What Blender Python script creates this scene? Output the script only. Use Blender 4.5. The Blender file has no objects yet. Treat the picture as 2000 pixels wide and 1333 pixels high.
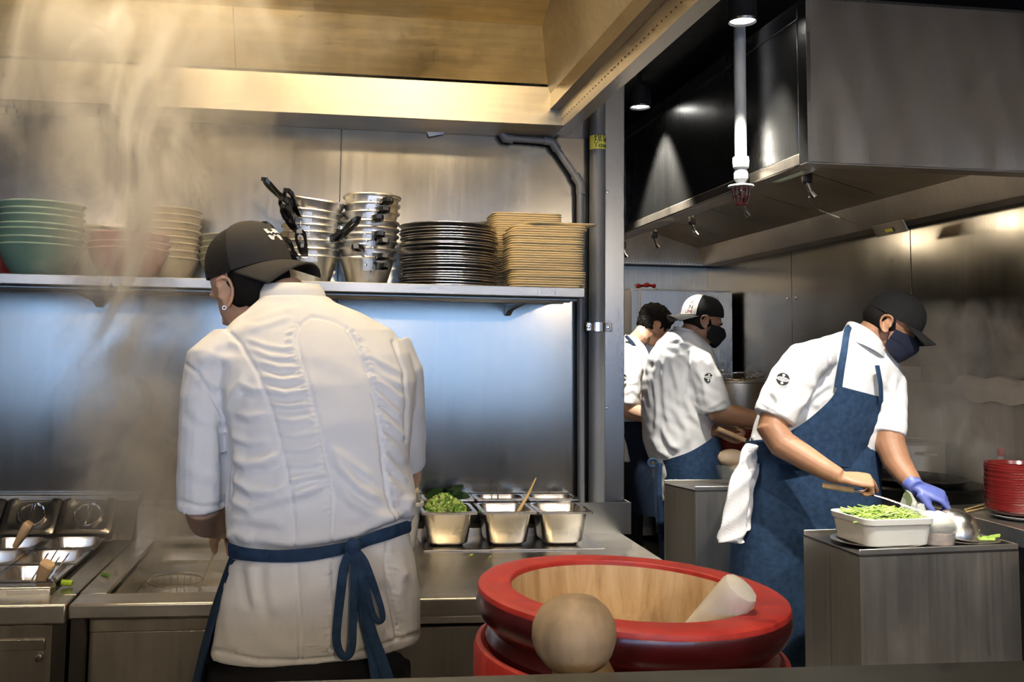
import bpy, bmesh, math, random
import numpy as np
from mathutils import Vector, Matrix

random.seed(7); RNG = np.random.default_rng(7)
SC = bpy.context.scene
COL = SC.collection
PI = math.pi

# ------------------------------------------------------------------ camera
FPX, CPX, CPY = 1800.0, 870.0, 537.0           # focal length and principal point for a 2000 x 1333 frame
YAW, PITCH, ROLL = math.radians(7.18319), math.radians(4.66169), 0.0165
EYE = np.array([0.0, 0.0, 1.46])
_F = np.array([math.sin(YAW)*math.cos(PITCH), math.cos(YAW)*math.cos(PITCH), math.sin(PITCH)])
_r0 = np.array([math.cos(YAW), -math.sin(YAW), 0.0]); _u0 = np.cross(_r0, _F)
_R = _r0*math.cos(ROLL) + _u0*math.sin(ROLL); _U = _u0*math.cos(ROLL) - _r0*math.sin(ROLL)
cam_data = bpy.data.cameras.new('camera'); cam = bpy.data.objects.new('camera', cam_data); COL.objects.link(cam)
cam.matrix_world = Matrix(((_R[0], _U[0], -_F[0], EYE[0]), (_R[1], _U[1], -_F[1], EYE[1]), (_R[2], _U[2], -_F[2], EYE[2]), (0, 0, 0, 1)))
cam_data.sensor_width = 36.0; cam_data.lens = FPX/2000*36; cam_data.clip_start = 0.02
cam_data.shift_x = (1000-CPX)/2000; cam_data.shift_y = (CPY-666.5)/2000
SC.camera = cam

def at(px, py, Y=None, X=None, Z=None):
    """point of the place that lies under a photograph pixel at a known depth Y (or on a plane X / Z)"""
    d = _F + _R*(px-CPX)/FPX - _U*(py-CPY)/FPX
    if Y is not None: t = (Y-EYE[1])/d[1]
    elif X is not None: t = (X-EYE[0])/d[0]
    else: t = (Z-EYE[2])/d[2]
    return EYE + t*d
def proj(P):
    d = np.asarray(P) - EYE
    w = d @ _F
    return CPX + FPX*(d @ _R)/w, CPY - FPX*(d @ _U)/w

# ------------------------------------------------------------------ world, exposure, large lights
w = bpy.data.worlds.new('world'); SC.world = w; w.use_nodes = True
w.node_tree.nodes['Background'].inputs[0].default_value = (0.55, 0.65, 0.85, 1)
w.node_tree.nodes['Background'].inputs[1].default_value = 0.25
vs = SC.view_settings
vs.view_transform = 'Standard'; vs.look = 'None'; vs.gamma = 1.0; vs.use_curve_mapping = False
vs.exposure = 0.3
cy = SC.cycles
cy.use_denoising = True
cy.max_bounces = 5; cy.diffuse_bounces = 2; cy.glossy_bounces = 3; cy.transmission_bounces = 4; cy.transparent_max_bounces = 8
cy.use_adaptive_sampling = True; cy.adaptive_threshold = 0.13; cy.adaptive_min_samples = 14
cy.volume_bounces = 1; cy.sample_clamp_indirect = 4.0; cy.caustics_reflective = False; cy.caustics_refractive = False
cy.volume_max_steps = 64

def light(name, kind, loc, power, col, **k):
    d = bpy.data.lights.new(name, kind); d.energy = power; d.color = col
    o = bpy.data.objects.new(name, d); COL.objects.link(o); o.location = loc
    for a, v in k.items():
        if a == 'aim':
            o.rotation_euler = (Vector(v)-Vector(loc)).to_track_quat('-Z', 'Y').to_euler()
        else: setattr(d, a, v)
    return o
# daylight falling in through the front window of the dining room behind the camera
light('window_daylight', 'AREA', (-0.3, -3.95, 1.65), 102, (0.30, 0.54, 1.0), shape='RECTANGLE', size=6.2, size_y=1.4, aim=(-0.3, 3, 1.65))
# ------------------------------------------------------------------ object helpers
def link(o, parent=None):
    COL.objects.link(o)
    if parent is not None:
        o.parent = parent
        m = Matrix.Translation(Vector(parent.location))
        o.matrix_parent_inverse = m.inverted() if parent.parent is None else (Matrix.Translation(Vector(parent.location))).inverted()
    return o
def tag(o, label=None, cat=None, group=None, kind=None):
    if label: o['label'] = label
    if cat: o['category'] = cat
    if group: o['group'] = group
    if kind: o['kind'] = kind
    return o
def thing(name, label, cat, loc=(0, 0, 0), group=None):
    o = bpy.data.objects.new(name, None); o.empty_display_size = 0.05
    o.location = tuple(float(c) for c in loc); COL.objects.link(o)
    return tag(o, label, cat, group)
def copy_tree(o, dloc=(0, 0, 0), parent=None):
    c = o.copy(); COL.objects.link(c)
    if parent is not None: c.parent = parent
    else: c.location = Vector(o.location) + Vector(dloc)
    for ch in list(o.children): copy_tree(ch, parent=c)
    return c

class MB:
    def __init__(s): s.v = []; s.f = []
    def add(s, vs, fs):
        b = len(s.v); s.v += [tuple(float(c) for c in p) for p in vs]; s.f += [tuple(b+i for i in f) for f in fs]; return s
    def box(s, x0, x1, y0, y1, z0, z1):
        return s.add([(x0,y0,z0),(x1,y0,z0),(x1,y1,z0),(x0,y1,z0),(x0,y0,z1),(x1,y0,z1),(x1,y1,z1),(x0,y1,z1)],
                     [(0,3,2,1),(4,5,6,7),(0,1,5,4),(1,2,6,5),(2,3,7,6),(3,0,4,7)])
    def obox(s, c, a, b, n):
        """box around centre c with half vectors a, b, n"""
        c, a, b, n = map(np.asarray, (c, a, b, n))
        P = [c+i*a+j*b+k*n for k in (-1, 1) for i, j in ((-1,-1),(1,-1),(1,1),(-1,1))]
        return s.add(P, [(0,3,2,1),(4,5,6,7),(0,1,5,4),(1,2,6,5),(2,3,7,6),(3,0,4,7)])
    def loft(s, rings, cap=True, closed=True, capb=None):
        n = len(rings[0]); P = [p for r in rings for p in r]; F = []
        for i in range(len(rings)-1):
            for j in range(n if closed else n-1):
                k = (j+1) % n
                F.append((i*n+j, i*n+k, (i+1)*n+k, (i+1)*n+j))
        if cap:
            F.append(tuple(range(n-1, -1, -1)))
            F.append(tuple((len(rings)-1)*n+j for j in range(n)))
        return s.add(P, F)
    def tube(s, pts, r, n=10, cap=True, flat=1.0, up=None):
        pts = [np.asarray(p, float) for p in pts]
        if not hasattr(r, '__len__'): r = [r]*len(pts)
        rings = []; prev = None
        for i, p in enumerate(pts):
            a = pts[max(i-1, 0)]; b = pts[min(i+1, len(pts)-1)]
            t = b-a; t = t/(np.linalg.norm(t)+1e-9)
            if prev is None:
                u = np.array(up, float) if up is not None else (np.array([0, 0, 1.]) if abs(t[2]) < .9 else np.array([1., 0, 0]))
            else: u = prev
            u = u - t*(u @ t); u /= np.linalg.norm(u)+1e-9; prev = u
            v = np.cross(t, u)
            rr = r[i]
            rings.append([p + rr*(math.cos(q)*u*flat + math.sin(q)*v) for q in np.linspace(0, 2*PI, n, endpoint=False)])
        return s.loft(rings, cap)
    def lathe(s, prof, n=32, c=(0, 0, 0), mtx=None, close=False, cap=True):
        P = []; F = []
        for r, z in prof:
            for j in range(n):
                a = 2*PI*j/n; P.append((r*math.cos(a), r*math.sin(a), z))
        m = len(prof)
        for i in range(m-1 if not close else m):
            for j in range(n):
                k = (j+1) % n; q = (i+1) % m
                F.append((i*n+j, i*n+k, q*n+k, q*n+j))
        if not close and cap:
            if prof[0][0] > 1e-6: F.append(tuple(range(n-1, -1, -1)))
            if prof[-1][0] > 1e-6: F.append(tuple((m-1)*n+j for j in range(n)))
        if mtx is not None: P = [tuple(mtx @ Vector(p)) for p in P]
        P = [(p[0]+c[0], p[1]+c[1], p[2]+c[2]) for p in P]
        return s.add(P, F)
    def prism(s, poly, d):
        """polygon of 3d points extruded by vector d"""
        poly = [np.asarray(p, float) for p in poly]; d = np.asarray(d, float); n = len(poly)
        return s.add(poly+[p+d for p in poly], [tuple(range(n-1,-1,-1)), tuple(range(n, 2*n))]+[(i,(i+1)%n,n+(i+1)%n,n+i) for i in range(n)])
    def sheet(s, poly2, y0, y1, axis='Y'):
        """open profile of (a,z) extruded along an axis with thickness 2.5 mm"""
        P = [np.array(p, float) for p in poly2]; th = 0.0025
        off = []
        for i, p in enumerate(P):
            a = P[max(i-1,0)]; b = P[min(i+1,len(P)-1)]; t = b-a; t /= np.linalg.norm(t)+1e-9
            off.append(p + th*np.array([-t[1], t[0]]))
        loop = P + off[::-1]
        mk = (lambda q, y: (q[0], y, q[1])) if axis == 'Y' else (lambda q, y: (y, q[0], q[1]))
        n = len(P)
        V = [mk(q, y0) for q in loop] + [mk(q, y1) for q in loop]; m = 2*n
        F = [(i, (i+1) % m, m+(i+1) % m, m+i) for i in range(m)]
        for i in range(n-1):
            F.append((i, m-1-i, m-2-i, i+1)); F.append((m+i, m+i+1, m+m-2-i, m+m-1-i))
        return s.add(V, F)
    def mesh(s, name, smooth=True, ang=35):
        me = bpy.data.meshes.new(name); me.from_pydata(s.v, [], s.f); me.update()
        bm = bmesh.new(); bm.from_mesh(me)
        bmesh.ops.remove_doubles(bm, verts=bm.verts, dist=1e-5)
        bmesh.ops.recalc_face_normals(bm, faces=bm.faces)
        bm.to_mesh(me); bm.free()
        if smooth:
            me.polygons.foreach_set('use_smooth', [True]*len(me.polygons))
            me.set_sharp_from_angle(angle=math.radians(ang))
        return me
    def build(s, name, mat, parent=None, smooth=True, ang=35, bevel=0, seg=2, sub=0):
        me = s.mesh(name, smooth, ang)
        if mat: me.materials.append(MAT[mat] if isinstance(mat, str) else mat)
        o = bpy.data.objects.new(name, me); link(o, parent)
        if bevel:
            b = o.modifiers.new('bevel', 'BEVEL'); b.width = bevel; b.segments = seg; b.limit_method = 'ANGLE'; b.angle_limit = math.radians(40)
            me.polygons.foreach_set('use_smooth', [True]*len(me.polygons))
        if sub:
            m = o.modifiers.new('sub', 'SUBSURF'); m.levels = sub; m.render_levels = sub
        return o
def struct(o): o['kind'] = 'structure'; return o
def shared(name, me, loc=(0,0,0), parent=None, rot=None, mat=None):
    o = bpy.data.objects.new(name, me); o.location = tuple(float(c) for c in loc)
    if rot is not None: o.rotation_euler = rot
    link(o, parent); return o
def setmat(me, m): me.materials.append(MAT[m]); return me

# ------------------------------------------------------------------ materials
MAT = {}
def new_mat(name):
    m = bpy.data.materials.new(name); m.use_nodes = True; MAT[name] = m
    nt = m.node_tree; return m, nt, nt.nodes['Principled BSDF']
def N(nt, t, **k):
    n = nt.nodes.new(t)
    for a, v in k.items(): setattr(n, a, v)
    return n
def coords(nt, scale=(1,1,1), rot=(0,0,0), kind='Object'):
    tc = N(nt, 'ShaderNodeTexCoord'); mp = N(nt, 'ShaderNodeMapping')
    mp.inputs['Scale'].default_value = scale; mp.inputs['Rotation'].default_value = rot
    nt.links.new(tc.outputs[kind], mp.inputs[0]); return mp.outputs[0]
def noise(nt, vec, scale, detail=3, rough=.55, dist=0):
    n = N(nt, 'ShaderNodeTexNoise'); n.inputs['Scale'].default_value = scale; n.inputs['Detail'].default_value = detail
    n.inputs['Roughness'].default_value = rough; n.inputs['Distortion'].default_value = dist
    nt.links.new(vec, n.inputs['Vector']); return n.outputs[0]
def maprange(nt, v, a, b, c, d):
    n = N(nt, 'ShaderNodeMapRange'); nt.links.new(v, n.inputs[0])
    for i, x in enumerate((a, b, c, d)): n.inputs[i+1].default_value = x
    return n.outputs[0]
def ramp(nt, v, stops):
    n = N(nt, 'ShaderNodeValToRGB'); nt.links.new(v, n.inputs[0]); e = n.color_ramp.elements
    while len(e) < len(stops): e.new(0.5)
    for q, (p, c) in zip(e, stops): q.position = p; q.color = (*c, 1)
    return n.outputs[0]
def bump(nt, bs, v, strength, dist=.01, prev=None):
    b = N(nt, 'ShaderNodeBump'); b.inputs['Strength'].default_value = strength; b.inputs['Distance'].default_value = dist
    nt.links.new(v, b.inputs['Height'])
    if prev is not None: nt.links.new(prev, b.inputs['Normal'])
    nt.links.new(b.outputs[0], bs.inputs['Normal']); return b.outputs[0]
def plain(name, col, rough=.5, metal=0, var=.12, scale=14, bmp=0, bscale=200, stretch=(1,1,1), spec=None, coat=0, trans=0, alpha=1, sss=0, ior=None):
    m, nt, bs = new_mat(name)
    v = coords(nt, stretch); n = noise(nt, v, scale, 4)
    lo = tuple(c*(1-var) for c in col); hi = tuple(min(1, c*(1+var)) for c in col)
    nt.links.new(ramp(nt, n, [(.3, lo), (.7, hi)]), bs.inputs['Base Color'])
    nt.links.new(maprange(nt, n, .3, .7, max(.03, rough-.06), min(1, rough+.06)), bs.inputs['Roughness'])
    bs.inputs['Metallic'].default_value = metal
    if coat: bs.inputs['Coat Weight'].default_value = coat; bs.inputs['Coat Roughness'].default_value = .08
    if trans: bs.inputs['Transmission Weight'].default_value = trans
    if alpha < 1: bs.inputs['Alpha'].default_value = alpha
    if ior: bs.inputs['IOR'].default_value = ior
    if sss:
        bs.inputs['Subsurface Weight'].default_value = sss; bs.inputs['Subsurface Radius'].default_value = (.012, .005, .003); bs.inputs['Subsurface Scale'].default_value = 1
    if spec is not None: bs.inputs['Specular IOR Level'].default_value = spec
    if bmp: bump(nt, bs, noise(nt, coords(nt, stretch), bscale, 2), bmp, .004)
    return m
def steel(name, col=(.60, .58, .54), rough=.3, var=.1, stretch=(1, 1, .03), scale=60, wav=0, wavscale=2.0, stain=.15, aniso=0):
    m, nt, bs = new_mat(name); bs.inputs['Metallic'].default_value = 1.0
    v = coords(nt, stretch); n = noise(nt, v, scale, 4, .6)
    big = noise(nt, coords(nt, (1, 1, .45)), 3.2, 5, .6)
    mix = N(nt, 'ShaderNodeMath', operation='MULTIPLY_ADD'); nt.links.new(n, mix.inputs[0]); mix.inputs[1].default_value = .5; nt.links.new(big, mix.inputs[2])
    nt.links.new(maprange(nt, mix.outputs[0], .45, 1.05, max(.06, rough-var), rough+var), bs.inputs['Roughness'])
    lo = tuple(c*(1-stain) for c in col); hi = tuple(min(1, c*(1+stain)) for c in col)
    nt.links.new(ramp(nt, mix.outputs[0], [(.5, lo), (1.0, hi)]), bs.inputs['Base Color'])
    pn = bump(nt, bs, n, .06, .002)
    if wav: bump(nt, bs, noise(nt, coords(nt, (1, 1, .35)), wavscale, 1, .4), wav, .2, pn)
    if aniso:
        bs.inputs['Anisotropic'].default_value = aniso; bs.inputs['Anisotropic Rotation'].default_value = .25
        tg = N(nt, 'ShaderNodeTangent'); tg.direction_type = 'RADIAL'; tg.axis = 'Z'; nt.links.new(tg.outputs[0], bs.inputs['Tangent'])
    return m
steel('steel_wall', (.30, .28, .242), .21, .04, wav=.03, wavscale=2.2, stain=.08)
steel('steel_rail', (.46, .41, .33), .34, .03, (1, .05, 1), 50)
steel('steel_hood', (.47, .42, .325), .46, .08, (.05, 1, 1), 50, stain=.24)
steel('steel_filter', (.74, .61, .36), .46, .10, (.08, 1, 1), 40, stain=.34)  # grease-yellow, and set lighter than the trough to offset weaker lamp light
steel('steel_hood_dark', (.66, .60, .51), .32, .015, (1, 1, .01), 90, wav=.10, wavscale=3.0, stain=.05, aniso=.85)
steel('steel_hood_side', (.40, .40, .39), .28, .02, wav=.05, wavscale=2.0, stain=.12)
steel('steel_hood_inner', (.66, .59, .49), .40, .08, stain=.15)
steel('steel_top', (.58, .55, .48), .33, .09, (.04, 1, 1), 50, stain=.28)
steel('steel_apron', (.74, .70, .63), .36, .06, (.03, 1, 1), 60)
steel('steel_cabinet', (.60, .56, .49), .38, .08, stain=.18)
steel('steel_dark', (.16, .15, .14), .38, .08)
steel('steel_shelf', (.30, .29, .27), .34, .07, (.03, 1, 1), 60)
steel('steel_pan', (.72, .69, .64), .24, .05, (1, 1, .1), 60, stain=.08)
steel('aluminium', (.86, .84, .79), .36, .08, (1, 1, .2), 40, stain=.15)
steel('chrome', (.82, .81, .79), .12, .04, stain=.04)
steel('steel_plate', (.80, .75, .67), .32, .06, (1, 1, 1), 30)
steel('black_iron', (.03, .03, .03), .3, .08, (1, 1, 1), 30)
steel('steel_trim', (.26, .265, .27), .28, .015, stain=.05)
steel('steel_ledge', (.16, .16, .15), .45, .08, (.03, 1, 1), 40)
plain('ceiling_black', (.012, .012, .013), .8)
plain('ceiling_brown', (.34, .28, .21), .8)
plain('room_dark', (.05, .045, .04), .8)
plain('dining_wall', (.34, .28, .22), .8)
plain('floor_tile', (.07, .065, .06), .35, scale=30)
plain('grey_plastic', (.15, .155, .16), .42, scale=6)
plain('grey_paint', (.20, .20, .20), .45, scale=5)
plain('white_paint', (.72, .72, .70), .4, scale=5, var=.06)
plain('yellow_sticker', (.80, .72, .10), .5, var=.05)
plain('black_ink', (.012, .012, .012), .6)
plain('white_ink', (.85, .85, .83), .7, var=.03)
plain('dark_void', (.008, .008, .008), .7)
plain('skin_warm', (.40, .205, .115), .48, var=.10, scale=18, bmp=.03, bscale=300, sss=.15)
plain('skin_pale', (.62, .37, .245), .48, var=.10, scale=18, bmp=.03, bscale=300, sss=.15)
plain('hair', (.010, .008, .007), .75, var=.4, scale=60, stretch=(1, 1, .15), spec=.15)
plain('cloth_white', (.80, .80, .80), .85, var=.025, scale=8, bmp=.12, bscale=700, spec=.2)
plain('cloth_white_panel', (.76, .76, .79), .85, var=.02, scale=8, bmp=.2, bscale=900, spec=.2)
plain('cloth_black', (.014, .014, .016), .85, var=.15, bmp=.12, bscale=500, spec=.25)
plain('cap_grey', (.040, .038, .036), .85, var=.12, bmp=.1, bscale=700, spec=.25)
plain('cap_black', (.006, .006, .006), .9, var=.2, bmp=.1, bscale=700, spec=.3)
plain('cap_mesh', (.008, .008, .008), .7, var=.3, bmp=.8, bscale=420, spec=.3)
plain('mask_navy', (.016, .019, .040), .8, var=.1, bmp=.08, bscale=600, spec=.3)
plain('mask_black', (.010, .010, .012), .8, var=.1, spec=.3)
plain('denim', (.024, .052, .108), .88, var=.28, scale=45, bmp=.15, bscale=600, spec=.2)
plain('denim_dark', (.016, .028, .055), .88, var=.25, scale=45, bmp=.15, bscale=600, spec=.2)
plain('glove_blue', (.13, .17, .50), .38, var=.12, scale=25)
plain('bowl_green', (.13, .24, .18), .22, var=.14, scale=9, coat=.4)
plain('bowl_pink', (.62, .25, .22), .35, var=.06, scale=9, coat=.2)
plain('bowl_cream', (.66, .54, .36), .4, var=.06, scale=9, coat=.2)
plain('bowl_olive', (.30, .31, .21), .4, var=.08, scale=9, coat=.2)
plain('bowl_red', (.22, .025, .022), .25, var=.12, coat=.4)
plain('lacquer_red', (.13, .009, .009), .22, var=.12, scale=8, coat=.5)
plain('lacquer_bright', (.62, .05, .03), .25, var=.08, coat=.4)
plain('tray_wood', (.90, .72, .42), .6, var=.05, scale=10, stretch=(.3, 1, 4))
plain('bakelite', (.010, .010, .010), .22, var=.2, spec=.5)
plain('wood_handle', (.72, .49, .27), .5, var=.15, scale=22, stretch=(1, 1, .25))
plain('wood_stick', (.72, .50, .20), .5, var=.12, scale=22, stretch=(1, 1, .25))
plain('wood_pestle', (.31, .205, .105), .62, var=.38, scale=22, stretch=(1, 1, .22), bmp=.25, bscale=90)
plain('wood_pestle_white', (.62, .54, .42), .6, var=.18, scale=14, stretch=(1, 1, .3), bmp=.2, bscale=60)
plain('scallion', (.16, .34, .045), .5, var=.4, scale=60)
plain('scallion_pale', (.50, .62, .20), .5, var=.25, scale=60)
plain('stem_green', (.36, .52, .10), .45, var=.3, scale=40)
plain('leaf_dark', (.025, .075, .018), .5, var=.4, scale=30)
plain('lime_green', (.45, .68, .03), .45, var=.15)
plain('plastic_white', (.74, .75, .72), .4, var=.03, sss=.1)
plain('plastic_clear', (.85, .90, .87), .12, var=.02, alpha=.22)
plain('plastic_bag', (.82, .84, .80), .2, var=.02, alpha=.38, bmp=.6, bscale=60)
plain('chicken', (.78, .60, .42), .45, var=.14, scale=18, bmp=.3, bscale=60, sss=.1)
plain('noodle_white', (.62, .60, .52), .5, var=.08, scale=30, bmp=.4, bscale=80)
plain('meat_pink', (.55, .38, .32), .5, var=.4, scale=30)
plain('towel_white', (.82, .82, .84), .95, var=.04, bmp=.6, bscale=220, spec=.1)
plain('towel_cream', (.70, .60, .46), .95, var=.05, bmp=.6, bscale=220, spec=.1)
plain('cage_red', (.16, .012, .012), .4)
plain('sauce_red', (.40, .03, .02), .3)
plain('soup', (.16, .12, .08), .15)
plain('water', (.50, .46, .38), .08, var=.1)
plain('mushroom_cream', (.62, .50, .36), .6, var=.2, scale=30)
plain('patch_red', (.35, .05, .06), .8, var=.4, scale=60)
plain('plastic_red', (.60, .03, .02), .35)
plain('label_green', (.70, .78, .55), .5, var=.1)
plain('earring_metal', (.7, .65, .65), .2, metal=1)
def emit(name, col, s):
    m, nt, bs = new_mat(name); bs.inputs['Base Color'].default_value = (*col, 1)
    bs.inputs['Emission Color'].default_value = (*col, 1); bs.inputs['Emission Strength'].default_value = s
emit('lamp_glow', (1, .97, .92), 9); emit('lamp_glow_warm', (1, .78, .48), 12)
def worn(nt, bs, c, light_col, a=.52, b=.62, amt=.8):
    g = N(nt, 'ShaderNodeNewGeometry'); f = maprange(nt, g.outputs['Pointiness'], a, b, 0, amt)
    mx_ = N(nt, 'ShaderNodeMix', data_type='RGBA'); nt.links.new(f, mx_.inputs[0]); nt.links.new(c, mx_.inputs[6]); mx_.inputs[7].default_value = (*light_col, 1)
    nt.links.new(mx_.outputs[2], bs.inputs['Base Color'])
for nm_, lc in (('bowl_green', (.40, .50, .38)), ('bowl_pink', (.80, .45, .38)), ('bowl_cream', (.85, .74, .52)), ('bowl_olive', (.5, .5, .36)), ('lacquer_red', (.34, .03, .025))):
    nt_m = MAT[nm_].node_tree; bs_m = nt_m.nodes['Principled BSDF']; worn(nt_m, bs_m, bs_m.inputs['Base Color'].links[0].from_socket, lc, .53, .62)
def mortar_mats():
    m, nt, bs = new_mat('mortar_red')
    n = noise(nt, coords(nt, (1, 2.6, 1)), 12, 6, .68, .8)
    c = ramp(nt, n, [(.2, (.24, .014, .010)), (.5, (.44, .026, .017)), (.70, (.56, .045, .026)), (.80, (.64, .20, .13))])
    nt.links.new(c, bs.inputs['Base Color']); nt.links.new(maprange(nt, n, .3, .7, .42, .62), bs.inputs['Roughness']); bump(nt, bs, noise(nt, coords(nt, (1, .12, 1)), 60, 3), .15, .003)
    sc2 = noise(nt, coords(nt), 55, 2, .5)
    worn(nt, bs, c, (.74, .36, .24), .56, .66)
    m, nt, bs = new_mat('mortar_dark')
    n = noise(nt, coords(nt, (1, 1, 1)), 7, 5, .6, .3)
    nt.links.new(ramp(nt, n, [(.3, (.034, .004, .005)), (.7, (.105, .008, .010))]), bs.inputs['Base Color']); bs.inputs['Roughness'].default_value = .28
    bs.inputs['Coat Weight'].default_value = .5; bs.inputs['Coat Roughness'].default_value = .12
    m, nt, bs = new_mat('mortar_wood')
    n = noise(nt, coords(nt, (1, 1, .09)), 38, 5, .65, .3); n2 = noise(nt, coords(nt), 6, 3)
    c = ramp(nt, n, [(.25, (.34, .19, .08)), (.5, (.56, .37, .18)), (.75, (.70, .53, .31))])
    nt.links.new(c, bs.inputs['Base Color']); bs.inputs['Roughness'].default_value = .62
    bump(nt, bs, n, .35, .004)
    st = maprange(nt, n2, .56, .70, 0, .6); mx_ = N(nt, 'ShaderNodeMix', data_type='RGBA'); nt.links.new(st, mx_.inputs[0]); nt.links.new(c, mx_.inputs[6]); mx_.inputs[7].default_value = (.30, .15, .05, 1); nt.links.new(mx_.outputs[2], bs.inputs['Base Color'])
mortar_mats()
# ------------------------------------------------------------------ the room
struct(MB().box(-3.6, 3.4, -4.2, 7.8, -.1, 0).build('floor', 'floor_tile', smooth=False))
struct(MB().box(-3.6, 3.4, 2.9, 7.8, 3.0, 3.1).build('ceiling', 'ceiling_black', smooth=False))
struct(MB().box(-3.6, 3.4, -4.2, 2.9, 3.0, 3.1).build('ceiling_dining', 'ceiling_brown', smooth=False))
wb = struct(MB().box(-3.5, 1.012, 3.125, 3.25, 0, 3.0).build('wall_back', 'steel_dark', smooth=False))
for x0, x1 in ((-3.5, -2.4), (-2.4, -1.19), (-1.19, .027), (.027, .945)):
    MB().box(x0+.0012, x1-.0012, 3.118, 3.127, .955, 2.212).build('panel', 'steel_wall', wb, bevel=.001, seg=1)
struct(MB().box(-3.6, -3.5, -4, 3.25, 0, 3.0).build('wall_left', 'dining_wall', smooth=False))
wr = struct(MB().box(3.25, 3.4, -4, 7.7, 0, 3.0).build('wall_right', 'steel_dark', smooth=False))
for y0, y1 in ((2.05, 3.42), (3.42, 4.79), (4.79, 6.14), (6.14, 7.6)):
    MB().box(3.241, 3.252, y0+.003, y1-.003, .85, 2.215).build('panel', 'steel_wall', wr, bevel=.001, seg=1)
for y in (6.08, 6.20):                                         # bolts either side of a panel seam
    MB().lathe([(0, .008), (.008, .007), (.012, .003), (.013, 0)], 10, mtx=Matrix.Rotation(-PI/2, 4, 'Y'), c=(3.241, y, 1.865)).build('bolt', 'chrome', wr)
wf = struct(MB().box(1.0, 3.4, 7.6, 7.7, 0, 3.0).build('wall_far', 'steel_dark', smooth=False))
MB().box(1.05, 2.2, 7.592, 7.6, .1, 2.2).build('panel', 'steel_cabinet', wf)
MB().box(2.205, 3.24, 7.592, 7.6, .1, 2.2).build('panel', 'steel_cabinet', wf)
struct(MB().box(.95, 1.05, 3.25, 7.6, 0, 3.0).build('wall_partition', 'room_dark', smooth=False))
# dining-room front with the window opening that lets the daylight in
wd = MB()
wd.box(-3.6, 3.4, -4.2, -4.0, 0, .93).box(-3.6, 3.4, -4.2, -4.0, 2.37, 3.0).box(-3.6, -3.42, -4.2, -4.0, .93, 2.37).box(2.82, 3.4, -4.2, -4.0, .93, 2.37)
struct(wd.build('wall_front', 'dining_wall', smooth=False))
wn = struct(MB().box(-3.42, 2.82, -4.05, -3.99, .91, .95).box(-3.42, 2.82, -4.05, -3.99, 2.35, 2.39).build('window_1', 'grey_paint', smooth=False))
for x in (-3.42, -1.4, .7, 2.78): MB().box(x, x+.04, -4.05, -3.99, .95, 2.35).build('window_frame', 'grey_paint', wn, smooth=False)

# corner trim at the end of the back wall, and the grey riser pipes in front of it
tr = struct(MB().box(.946, 1.018, 3.092, 3.13, .86, 3.0).build('trim_1', 'steel_trim', bevel=.003))
for z in (2.02, 1.27): MB().lathe([(0, .004), (.004, .003), (.005, 0)], 8, mtx=Matrix.Rotation(PI/2, 4, 'X'), c=(.955, 3.092, z)).build('screw', 'chrome', tr)

pipe = thing('gas_pipe', 'thick grey riser pipe with yellow gas sticker beside the wall corner', 'pipe', (.915, 3.075, .96))
MB().tube([(.9155, 3.078, .95), (.9155, 3.078, 2.9)], .0275, 20).build('pipe_body', 'grey_plastic', pipe)
st = MB(); a = [math.radians(q) for q in np.linspace(188, -12, 22)]
st.loft([[(.9155+.0283*math.cos(q), 3.078-.0283*math.sin(q)*1, z) for q in a] for z in (2.163, 2.212)], cap=False, closed=False)
sticker = st.build('sticker', 'yellow_sticker', pipe)
def text(body, size, loc, rot, mat, parent=None, name='lettering', ext=.0004, bend=None, align='LEFT', shear=0, squash=1.0):
    cu = bpy.data.curves.new('t', 'FONT'); cu.body = body; cu.size = size; cu.extrude = ext; cu.align_x = align; cu.shear = shear
    cu.resolution_u = 3
    o = bpy.data.objects.new('t', cu); COL.objects.link(o)
    dg = bpy.context.evaluated_depsgraph_get()
    me = bpy.data.meshes.new_from_object(o.evaluated_get(dg)); COL.objects.unlink(o); bpy.data.objects.remove(o)
    R = rot if isinstance(rot, Matrix) else Matrix.Translation(loc) @ rot
    if len(me.vertices):
        for v in me.vertices:
            co = v.co.copy(); co.x *= squash
            v.co = bend(co) if bend else R @ co
    me.name = name; me.materials.clear(); me.materials.append(MAT[mat])
    ob = bpy.data.objects.new(name, me); link(ob, parent); return ob
def wrap(x0, z0, r=.0287, cx=.9155, cyy=3.078, a0=172):
    def f(co):
        q = math.radians(a0) - (co.x+x0)/r + PI/2*0
        return Vector((cx+(r+co.z)*math.cos(q), cyy-(r+co.z)*math.sin(q), z0+co.y))
    return f
text('煤氣', .030, None, Matrix(), 'black_ink', sticker, bend=wrap(.020, 2.190))
text('Towngas', .026, None, Matrix(), 'black_ink', sticker, bend=wrap(.020, 2.168))
cl = thing('pipe_clamp', 'chrome saddle clamp holding the grey riser pipes to the wall', 'clamp', (.92, 3.05, 1.55))
MB().loft([[(.9155+.031*math.cos(q), 3.078-.031*math.sin(q), z) for q in np.linspace(0, PI, 14)] for z in (1.532, 1.562)], cap=False, closed=False).build('band', 'chrome', cl)
MB().box(.867, .886, 3.040, 3.046, 1.532, 1.562).build('lug', 'chrome', cl, bevel=.003); MB().box(.944, .972, 3.085, 3.091, 1.532, 1.562).build('lug', 'chrome', cl, bevel=.003)
for x, y in ((.876, 3.040), (.958, 3.085)): MB().lathe([(0, .006), (.006, .005), (.007, 0)], 10, mtx=Matrix.Rotation(PI/2, 4, 'X'), c=(x, y, 1.547)).build('screw', 'chrome', cl)

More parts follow.
